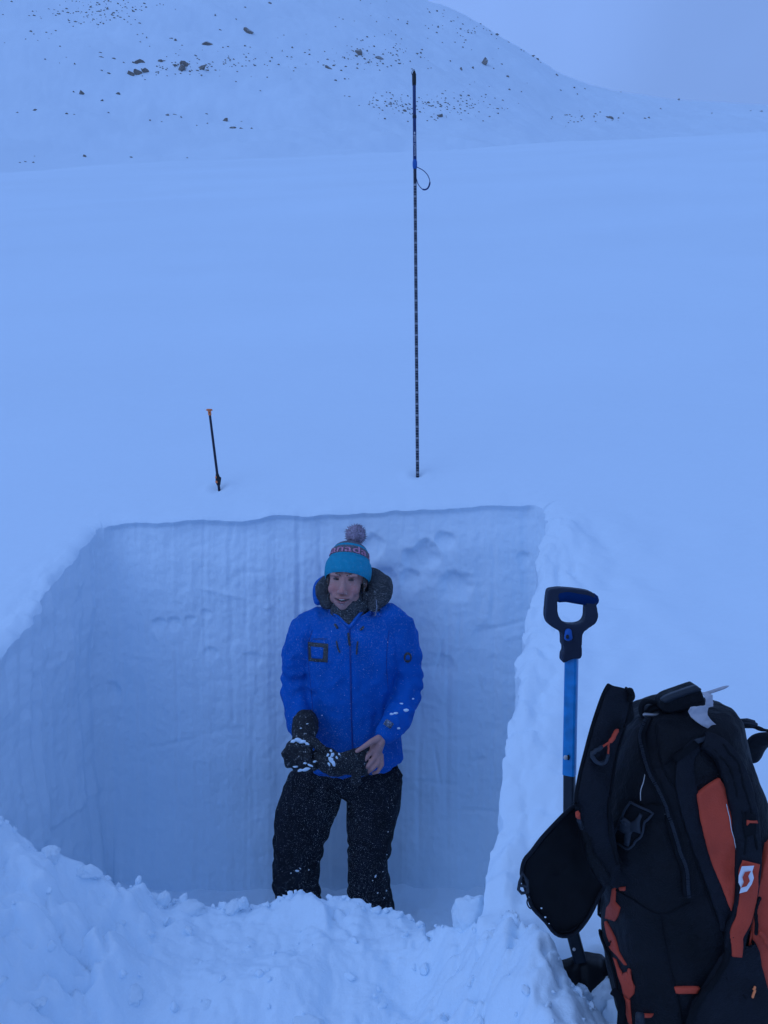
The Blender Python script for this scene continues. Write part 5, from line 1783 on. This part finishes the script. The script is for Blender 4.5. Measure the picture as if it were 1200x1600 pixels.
# big star-shaped side release buckle on its strap
strap1 = part('strap', ribbon(PB, c3([(735, 656), (690, 650), (640, 660), (600, 690), (560, 740), (535, 790)]), 0.024, 0.003, 0.006, 24), M_web, pack)
bo = c3([(600, 605), (640, 625), (680, 655), (660, 690), (645, 745), (620, 775), (585, 805), (555, 790), (525, 770), (540, 725), (560, 680), (580, 640)])
part('buckle', patch(PB, bo, off=0.011, thick=0.008, step=8), M_web, pack, parent=strap1)
star = c3([(566, 668), (600, 690), (622, 684), (640, 650), (652, 664), (640, 700), (644, 738), (620, 730), (600, 745), (590, 795), (572, 788), (576, 742), (548, 722), (556, 706), (584, 712)])
part('buckle_star', patch(PB, star, off=0.0145, thick=0.004, step=6), M_pdk, pack, parent=strap1)
part('buckle_rim', cord(PB, bo + bo[:1], 0.0020, 0.012, 40), M_pdk, pack, parent=strap1)
part('thread', cord(PB, c3([(655, 462), (645, 520), (634, 560), (633, 600)]), 0.0007, 0.002, 16), M_tick, pack)
part('thread', cord(PB, c3([(680, 655), (700, 660), (735, 660)]), 0.0008, 0.008, 10), M_tick, pack)
part('thread', cord(PB, c3([(450, 745), (470, 750), (488, 765)]), 0.0008, 0.010, 10, 1.27), M_tick, pack)

# orange panels, hip fin, shoulder strap
side_band = part('side_band', ribbon(PB, c3([(885, 345), (830, 420), (835, 560), (880, 720), (940, 900), (1000, 1080), (1010, 1180)]), [0.02, 0.03, 0.04, 0.035, 0.03, 0.02], 0.003, 0.002, 36), M_pack2, pack)
part('orange_panel', patch(PB, c3([(875, 570), (920, 535), (975, 500), (998, 548), (1015, 600), (1032, 660), (1045, 720), (1054, 790), (1057, 850), (1055, 950), (1045, 1020), (1030, 1095), (1005, 1030), (985, 980), (955, 900), (930, 830), (908, 750), (895, 690)]), off=0.008, thick=0.006, step=9), M_porange, pack)
part('crease', cord(PB, c3([(1002, 610), (1020, 690), (1036, 760), (1050, 840)]), 0.0007, 0.0095, 14), M_tick, pack)
part('orange_panel', patch(PB, c3([(1240, 740), (1185, 790), (1172, 860), (1160, 930), (1128, 1010), (1112, 1100), (1118, 1180), (1140, 1290), (1190, 1480), (1215, 1540), (1260, 1540)]), off=0.010, thick=0.008, step=10), M_porange, pack)
fin = part('hip_fin', patch(PB, c3([(1030, 1250), (1085, 1300), (1125, 1210), (1145, 1300), (1190, 1480), (1225, 1560), (1225, 1640), (820, 1640), (860, 1500), (910, 1425), (985, 1300)]), off=0.015, thick=0.014, step=10), M_pack2, pack)
part('piping', cord(PB, c3([(1045, 1080), (1030, 1180), (995, 1290), (930, 1400), (880, 1470), (845, 1550), (825, 1640)]), 0.0055, 0.014, 40), M_web, pack, parent=fin)
sstrap = part('shoulder_strap', ribbon(PB, c3([(900, 340), (960, 370), (1010, 430), (1045, 520), (1070, 620), (1084, 720), (1094, 800), (1098, 900), (1088, 1010), (1070, 1110), (1045, 1210), (1038, 1265)]),
                               [0.030, 0.040, 0.046, 0.048, 0.046, 0.042, 0.036, 0.034, 0.03], 0.010, 0.008, 60), M_pack2, pack)
part('orange_section', ribbon(PB, c3([(1098, 855), (1094, 920), (1085, 1010), (1072, 1100), (1052, 1195), (1042, 1270)]), [0.031, 0.031, 0.030, 0.027, 0.020, 0.016], 0.003, 0.0175, 30), M_porange, pack, parent=sstrap)
for path in (c3([(975, 365), (1025, 430), (1060, 520), (1088, 630), (1108, 730), (1126, 800)]), c3([(940, 385), (990, 450), (1025, 540), (1050, 640), (1062, 720), (1068, 820)])):
    part('piping', cord(PB, path, 0.0028, 0.017, 36), M_web, pack, parent=sstrap)
part('webbing', ribbon(PB, c3([(1088, 650), (1090, 690), (1092, 730)]), 0.022, 0.003, 0.018, 8), M_web, pack, parent=sstrap)
part('stitch_bar', patch(PB, c3([(1065, 682), (1108, 682), (1110, 692), (1066, 693)]), off=0.0225, thick=0.002), M_porange, pack, parent=sstrap)
# the white emblem on the strap
OB = bvh_of(bpy.data.objects['orange_section'], pack)
ye = min(cast(OB, x, y, 0.0)[0].y for x in (1158, 1165, 1172) for y in (1354, 1364, 1374, 1384, 1392))
logo = part('emblem', patch(None, c3([(1083, 896), (1138, 893), (1130, 920), (1137, 948), (1128, 975), (1106, 1008), (1072, 1017), (1079, 992), (1068, 968), (1069, 938)]), off=0.0, thick=0.0, step=5, far=ye - 0.002), M_white, pack, parent=sstrap)
part('emblem_curve', patch(None, c3([(1097, 922), (1124, 917), (1112, 940), (1119, 962), (1104, 985), (1080, 992), (1092, 968), (1086, 946)]), off=0.0, thick=0.0, step=5, far=ye - 0.0035), M_porange, pack, parent=sstrap)
# load lifter buckle
part('ladder_lock', patch(PB, c3([(858, 334), (935, 320), (942, 336), (880, 352)]), off=0.014, thick=0.006), M_pdk, pack)
part('strap', ribbon(PB, c3([(780, 420), (830, 380), (880, 345), (930, 328)]), 0.012, 0.002, 0.006, 14), M_web, pack)
# zip pull hanging at the strap
zip_pull(PB, (1172, 1480), c3([(1118, 1180), (1110, 1235), (1104, 1290), (1110, 1340)]), c3([(1118, 1230), (1130, 1290), (1140, 1340)]), c3([(1108, 1330), (1112, 1375), (1125, 1398), (1140, 1385), (1142, 1335)]), 1.27)
part('cord', cord(PB, c3([(1130, 1175), (1160, 1200), (1195, 1225), (1215, 1240)]), 0.004, 0.022, 14), M_porange, pack)
part('cord', cord(PB, c3([(1125, 1400), (1118, 1425), (1112, 1450)]), 0.002, 0.020, 8), M_orange, pack)
part('zip', cord(PB, c3([(1128, 1010), (1122, 1060), (1124, 1110), (1118, 1180)]), 0.003, 0.019, 20), M_web, pack)
# orange tags
for poly in (c3([(783, 1430), (890, 1430), (880, 1455), (790, 1455)]), c3([(640, 1552), (690, 1553), (688, 1562), (642, 1563)]), c3([(430, 903), (480, 906), (478, 912), (432, 910)])):
    part('tag', patch(PB, poly, off=0.006, thick=0.003), M_porange, pack)
# orange lettering down the edge of the front, seen from the side
letter_polys = [c6([(700, 660), (725, 650), (720, 750), (755, 790), (740, 850), (720, 885), (705, 800), (690, 800), (655, 865), (665, 790), (690, 750)]),
                c6([(748, 650), (790, 645), (790, 670), (755, 672)]),
                c6([(650, 890), (660, 885), (690, 940), (720, 1000), (735, 1050), (745, 1095), (770, 1140), (800, 1190), (785, 1185), (740, 1130), (700, 1090), (680, 1060), (690, 1058), (715, 1080), (722, 1060), (700, 1020), (682, 985), (684, 1030), (668, 990), (655, 930)]),
                c6([(710, 1140), (725, 1150), (745, 1205), (770, 1250), (800, 1295), (835, 1335), (822, 1280), (808, 1230), (812, 1212), (826, 1222), (832, 1290), (855, 1340), (850, 1390), (820, 1422), (780, 1390), (768, 1330), (745, 1270), (728, 1200)]),
                c6([(780, 1400), (800, 1420), (822, 1432), (826, 1500), (835, 1600), (815, 1590), (800, 1530), (790, 1470)])]
for lp in letter_polys:
    part('lettering', patch(PB, lp, off=0.003, thick=0.0015, step=5), M_porange, pack)
part('piping', cord(PB, c6([(622, 730), (616, 900), (640, 1010), (690, 1130), (720, 1240), (745, 1360), (770, 1500), (790, 1600)]), 0.003, 0.004, 36), M_web, pack)
# compression strap hanging at the lower edge
b = bmesh.new()
tube(b, smooth_path([pix(x, y, 1.33) for x, y in c6([(700, 1370), (735, 1400), (758, 1450), (762, 1520), (756, 1610), (750, 1700)])], 16), [(0.0075, .002)] * 17, seg=8, flat=(1, 0, 0))
part('hanging_strap', b, M_web, pack)
b = bmesh.new()
box(b, pix(1000, 1592, 1.262), (.014, .008, .022))
bmesh.ops.bevel(b, geom=b.edges[:], offset=0.002, segments=2, affect='EDGES')
part('clip', b, M_pdk, pack)

# top of the pack: grab loop, far strap with its buckle
b = bmesh.new()
tube(b, smooth_path([pix(x, y, 1.37) for x, y in c4([(290, 262), (284, 225), (292, 188), (325, 164), (375, 172), (430, 192)])], 18), [(0.0045, .008)] * 19, seg=10)
tube(b, [pix(x, y, 1.372) for x, y in c4([(320, 262), (360, 215), (405, 205), (440, 212)])], [(0.006, .010)] * 4, seg=10)
part('grab_loop', b, M_web, pack)
b = bmesh.new()
tube(b, [pix(x, y, 1.36) for x, y in c4([(308, 262), (360, 264), (408, 262)])], .0035, seg=10)
part('loop_bar', b, M_metal, pack)
b = bmesh.new()
fs = smooth_path([pix(x, y, 1.44) for x, y in c4([(900, 330), (950, 332), (1010, 338), (1080, 348), (1140, 362), (1200, 378), (1280, 400)])], 24)
tube(b, fs, [(.0030 + .0012 * math.sin(i * .9), .010) for i in range(len(fs))], seg=10, flat=(0, 0, 1))
fs_o = part('strap', b, M_web, pack)
b = bmesh.new()
for q in (c4([(1000, 300), (1050, 298), (1100, 312), (1122, 340), (1070, 346), (1004, 330)]),):
    tube(b, [pix(x, y, 1.437) for x, y in q], [.0030] * len(q), seg=8, closed=True)
tube(b, [pix(x, y, 1.437) for x, y in c4([(1002, 318), (1060, 320), (1115, 332)])], .0035, seg=8)
part('ladder_lock', b, M_pdk, pack, parent=fs_o)
far_o = c4([(1300, 380), (1200, 385), (1130, 392), (1080, 412), (1045, 450), (1022, 500), (1010, 545), (1018, 580), (1045, 606), (1085, 614), (1125, 604), (1155, 570), (1180, 520), (1230, 470), (1300, 450)])
part('far_shoulder_strap', pillow(far_o, 1.47, 0.012, 0.018, n=50, rings=6), M_pack2, pack)
b = bmesh.new()
ball(b, bp(1196, 1296, .02), (.03, .05, .035))
part('hip_padding', b, M_web, pack)

# ---- flat case lying on top of the pack, with a pale cloth and a pencil
case = Thing('flat_case', 'flat black case lying on top of the backpack', 'case', tuple(pix(1070, 1105, 1.37)))
b = slab(c4([(428, 190), (440, 160), (480, 128), (580, 92), (680, 58), (702, 62), (722, 90), (742, 140), (752, 188), (735, 204), (620, 232), (500, 252), (462, 250), (432, 224)]), [], -0.03, 0.006, 1.37)
me = bake(b, [('REMESH', dict(mode='VOXEL', voxel_size=0.0022)), ('SMOOTH', dict(iterations=4, factor=0.5))], 'case_body')
cb = part('case_body', me, M_pdk if False else M_pack, case)
b = slab(c4([(440, 162), (482, 130), (580, 94), (680, 60), (700, 64), (718, 84), (640, 112), (540, 148), (470, 178)]), [], -0.034, -0.020, 1.37)
part('case_edge', to_mesh(b, 'case_edge', True), M_pdk, case)
rag = Thing('cloth', 'pale grey cloth tucked under the flat case and hanging over the backpack', 'cloth', tuple(pix(1100, 1110, 1.36)))
CB = bvh_of(cb, case)
cl_o = c4([(722, 98), (760, 96), (800, 112), (804, 160), (808, 205), (775, 214), (770, 268), (800, 305), (850, 345), (900, 378), (938, 402), (870, 410), (790, 378), (725, 345), (670, 308), (640, 280), (622, 240), (640, 206), (690, 202), (745, 194), (740, 150)])
b = patch(None, cl_o, off=0.0, thick=0.0, step=4, far=1.318)
for v in b.verts:
    v.co += Vector((0, -1, 0)) * (0.008 * mnoise.noise(v.co * 45) + 0.003 * mnoise.noise(v.co * 140))
me = bake(b, [('SMOOTH', dict(iterations=3, factor=0.5)), ('SOLIDIFY', dict(thickness=0.0015, offset=0))], 'cloth')
part('cloth_sheet', me, M_greycloth, rag)
pen = Thing('pencil', 'thin pale pencil poking out from the flat case', 'pencil', tuple(pix(1112, 1081, 1.38)))
b = bmesh.new()
tube(b, [pix(x, y, 1.38) for x, y in c4([(740, 112), (790, 97), (880, 67), (900, 60), (918, 54)])], [.0032, .0032, .0030, .0022, .0006], seg=8)
part('pencil_shaft', b, M_greycloth, pen)

# ---- snow packed against the shovel blade, and loose blocks on the heap
def clod(px, py, Y, size, label, seed, group=None, sq=(1, 1, 1), cat='snow lump', sharp=0.35, name='snow_lump'):
    bm_ = bmesh.new()
    bmesh.ops.create_icosphere(bm_, subdivisions=4, radius=1.0)
    off = Vector((seed * 3.7, seed * 1.3, seed * 7.1))
    rr__ = random.Random(seed)
    for v in bm_.verts:
        d = 1 + sharp * mnoise.noise(v.co * 1.3 + off) + 0.24 * mnoise.noise(v.co * 3.1 + off) + 0.09 * mnoise.noise(v.co * 9 + off)
        v.co = Vector((v.co.x * sq[0], v.co.y * sq[1], v.co.z * sq[2])) * d
    for _ in range(5):
        n_ = Vector((rr__.uniform(-1, 1), rr__.uniform(-1, 1), rr__.uniform(-.3, 1))).normalized()
        dd = rr__.uniform(0.55, 0.8)
        for v in bm_.verts:
            o_ = v.co.dot(n_) - dd
            if o_ > 0:
                v.co -= n_ * o_ * 0.6
    me_ = to_mesh(bm_, name)
    me_.materials.append(M_loose)
    o_ = bpy.data.objects.new(name, me_)
    C.objects.link(o_)
    o_.location = pix(px, py, Y)
    k_ = size * 0.5 * Y / F
    o_.scale = (k_, k_, k_)
    o_.rotation_euler = (0, 0, rr__.uniform(0, 6))
    o_['label'] = label
    o_['category'] = cat
    if group:
        o_['group'] = group
    return o_
def spike(px, py, Y, w, h, lean, label, seed):
    bm_ = bmesh.new()
    b0 = pix(px, py + 30, Y)
    k_ = Y / F
    n_ = 9
    pts_ = [b0 + Vector((lean * k_ * (i / (n_ - 1)) ** 1.5, 0, (h + 30) * k_ * i / (n_ - 1))) for i in range(n_)]
    tube(bm_, pts_, [(w * k_ * (1 - (i / (n_ - 1)) ** 1.3 * 0.86), w * k_ * 0.9 * (1 - (i / (n_ - 1)) * 0.75)) for i in range(n_)], seg=18)
    me_ = remesh(bm_, 0.004, 1, .5, 'snow_lump')
    co_, no_ = get_np(me_)
    co_ += no_ * (0.012 * fbm(co_[:, 0] * 22, co_[:, 1] * 22, co_[:, 2] * 22 + seed, 3))[:, None]
    set_np(me_, co_)
    me_.transform(Matrix.Translation(-b0))
    me_.materials.append(M_loose)
    o_ = bpy.data.objects.new('snow_lump', me_)
    C.objects.link(o_)
    o_.location = b0
    o_['label'], o_['category'] = label, 'snow lump'
spike(216, 1395, 2.15, 17, 25, 2, 'pointed snow lump standing up like a tooth on the rim of the heap', 1)
clod(242, 1412, 2.17, 46, 'blocky snow lump leaning beside the tooth shaped lump', 2, sq=(1.1, .8, .7))
clod(255, 1404, 2.16, 24, 'small square snow lump at the edge of the gap beside the tooth', 12, sq=(1, .8, 1))
clod(293, 1428, 2.18, 62, 'broad rounded snow lump in the middle dip of the heap', 3, sq=(1.3, .9, .6))
clod(380, 1410, 2.2, 20, 'tiny peaked snow lump on the middle of the heap rim', 4, sq=(.8, .8, 1))
clod(365, 1416, 2.2, 30, 'flat crumbly snow lump beside the tiny peak', 5, sq=(1.3, .8, .6))
clod(738, 1432, 1.95, 74, 'large upright snow block below the pit edge near the shovel', 6, sq=(.85, .8, 1.0), sharp=0.2)
clod(712, 1428, 1.99, 22, 'thin snow flake standing behind the large upright block', 7, sq=(.6, .5, 1.4))
clod(800, 1476, 1.68, 70, 'rough snow block topping the mound beside the side pocket', 8, sq=(1.1, .9, .8))
clod(908, 1556, 1.56, 40, 'snow clump stuck in the shovel blade', 9, sq=(1, .6, 1.0))
clod(936, 1560, 1.58, 60, 'snow heaped at the foot of the shovel blade', 10, sq=(1.2, .8, 1.0))
clod(965, 1590, 1.52, 60, 'snow lump squeezed between shovel blade and backpack', 11, sq=(1, .8, 1.0))
clod(78, 1335, 2.0, 36, 'rounded snow lump high on the heap near the picture edge', 13, sq=(1.3, .8, .7))
clod(140, 1362, 2.03, 30, 'crumbly snow lump on the sloping rim of the heap', 14, sq=(1.4, .8, .7))
for k_, (x, y, s_) in enumerate(((300, 1506, 40), (325, 1565, 30), (205, 1545, 44), (480, 1592, 44), (60, 1560, 24))):
    d_ = ray(x, y)
    t0_ = 1.2
    while t0_ < 3.0:
        q = Vector((0, 0, CZ)) + d_ * t0_
        if q.z < heap_z(q.x, q.y):
            break
        t0_ += 0.01
    clod(x, y + s_ * .25, q.y, s_, 'small soft snow lump lying on the heap of shovelled snow', 30 + k_, 'loose lumps on the heap', sq=(1.1, 1, .7))

# crumbs and splinters of snow along the rim of the heap and over it: countless, one object
rc = random.Random(31)
b = bmesh.new()
def crumb(p, r):
    M_ = Matrix.Translation(p) @ Matrix.Rotation(rc.uniform(0, 6), 4, 'Z') @ Matrix.Rotation(rc.uniform(-.7, .7), 4, 'X') @ Matrix.Diagonal((r * rc.uniform(.8, 1.5), r * rc.uniform(.6, 1), r * rc.uniform(.5, 1.2), 1))
    res = bmesh.ops.create_icosphere(b, subdivisions=2, radius=1.0, matrix=M_)
    off = Vector((rc.random() * 40, rc.random() * 40, rc.random() * 40))
    for v in res['verts']:
        v.co += (v.co - p) * 0.55 * mnoise.noise((v.co - p) / r * 1.4 + off)
    n_ = Vector((rc.uniform(-1, 1), rc.uniform(-1, 1), rc.uniform(-.2, 1))).normalized()
    for v in res['verts']:
        o_ = (v.co - p).dot(n_) - r * 0.35
        if o_ > 0:
            v.co -= n_ * o_ * 0.9
for k in range(150):
    x = rc.uniform(-1.15, 0.42)
    y = float(np.interp(x, crest_x, crest_y)) - abs(rc.gauss(0, 0.012)) - 0.004
    r = 0.003 + 0.011 * rc.random() ** 2.2
    crumb(Vector((x, y, heap_z(x, y) + r * 0.25)), r)
for k in range(170):
    x, y = rc.uniform(-1.1, 0.45), rc.uniform(1.35, 2.1)
    if y > float(np.interp(x, crest_x, crest_y)) - 0.03:
        continue
    r = 0.003 + 0.012 * rc.random() ** 3
    crumb(Vector((x, y, heap_z(x, y) + r * 0.2)), r)
part('snow_crumbs', b, M_loose, kind='stuff')

# ---- thin frozen air between here and the mountain
bm = bmesh.new()
lo_ = np.minimum(MV.reshape(-1, 3).min(0), field.reshape(-1, 3).min(0)) - np.array([4, 4, 1.0])
hi_ = np.maximum(MV.reshape(-1, 3).max(0), field.reshape(-1, 3).max(0)) + np.array([4, 4, 2.0])
box(bm, (lo_ + hi_) / 2, hi_ - lo_)
M_haze = bpy.data.materials.new('haze')
M_haze.use_nodes = True
_n, _l = M_haze.node_tree.nodes, M_haze.node_tree.links
_n.clear()
_o = _n.new('ShaderNodeOutputMaterial')
_v = _n.new('ShaderNodeVolumePrincipled')
_v.inputs['Color'].default_value = (0.92, 0.95, 0.97, 1)
_v.inputs['Density'].default_value = 0.0006
_l.new(_v.outputs[0], _o.inputs['Volume'])
part('haze', bm, M_haze, kind='stuff')
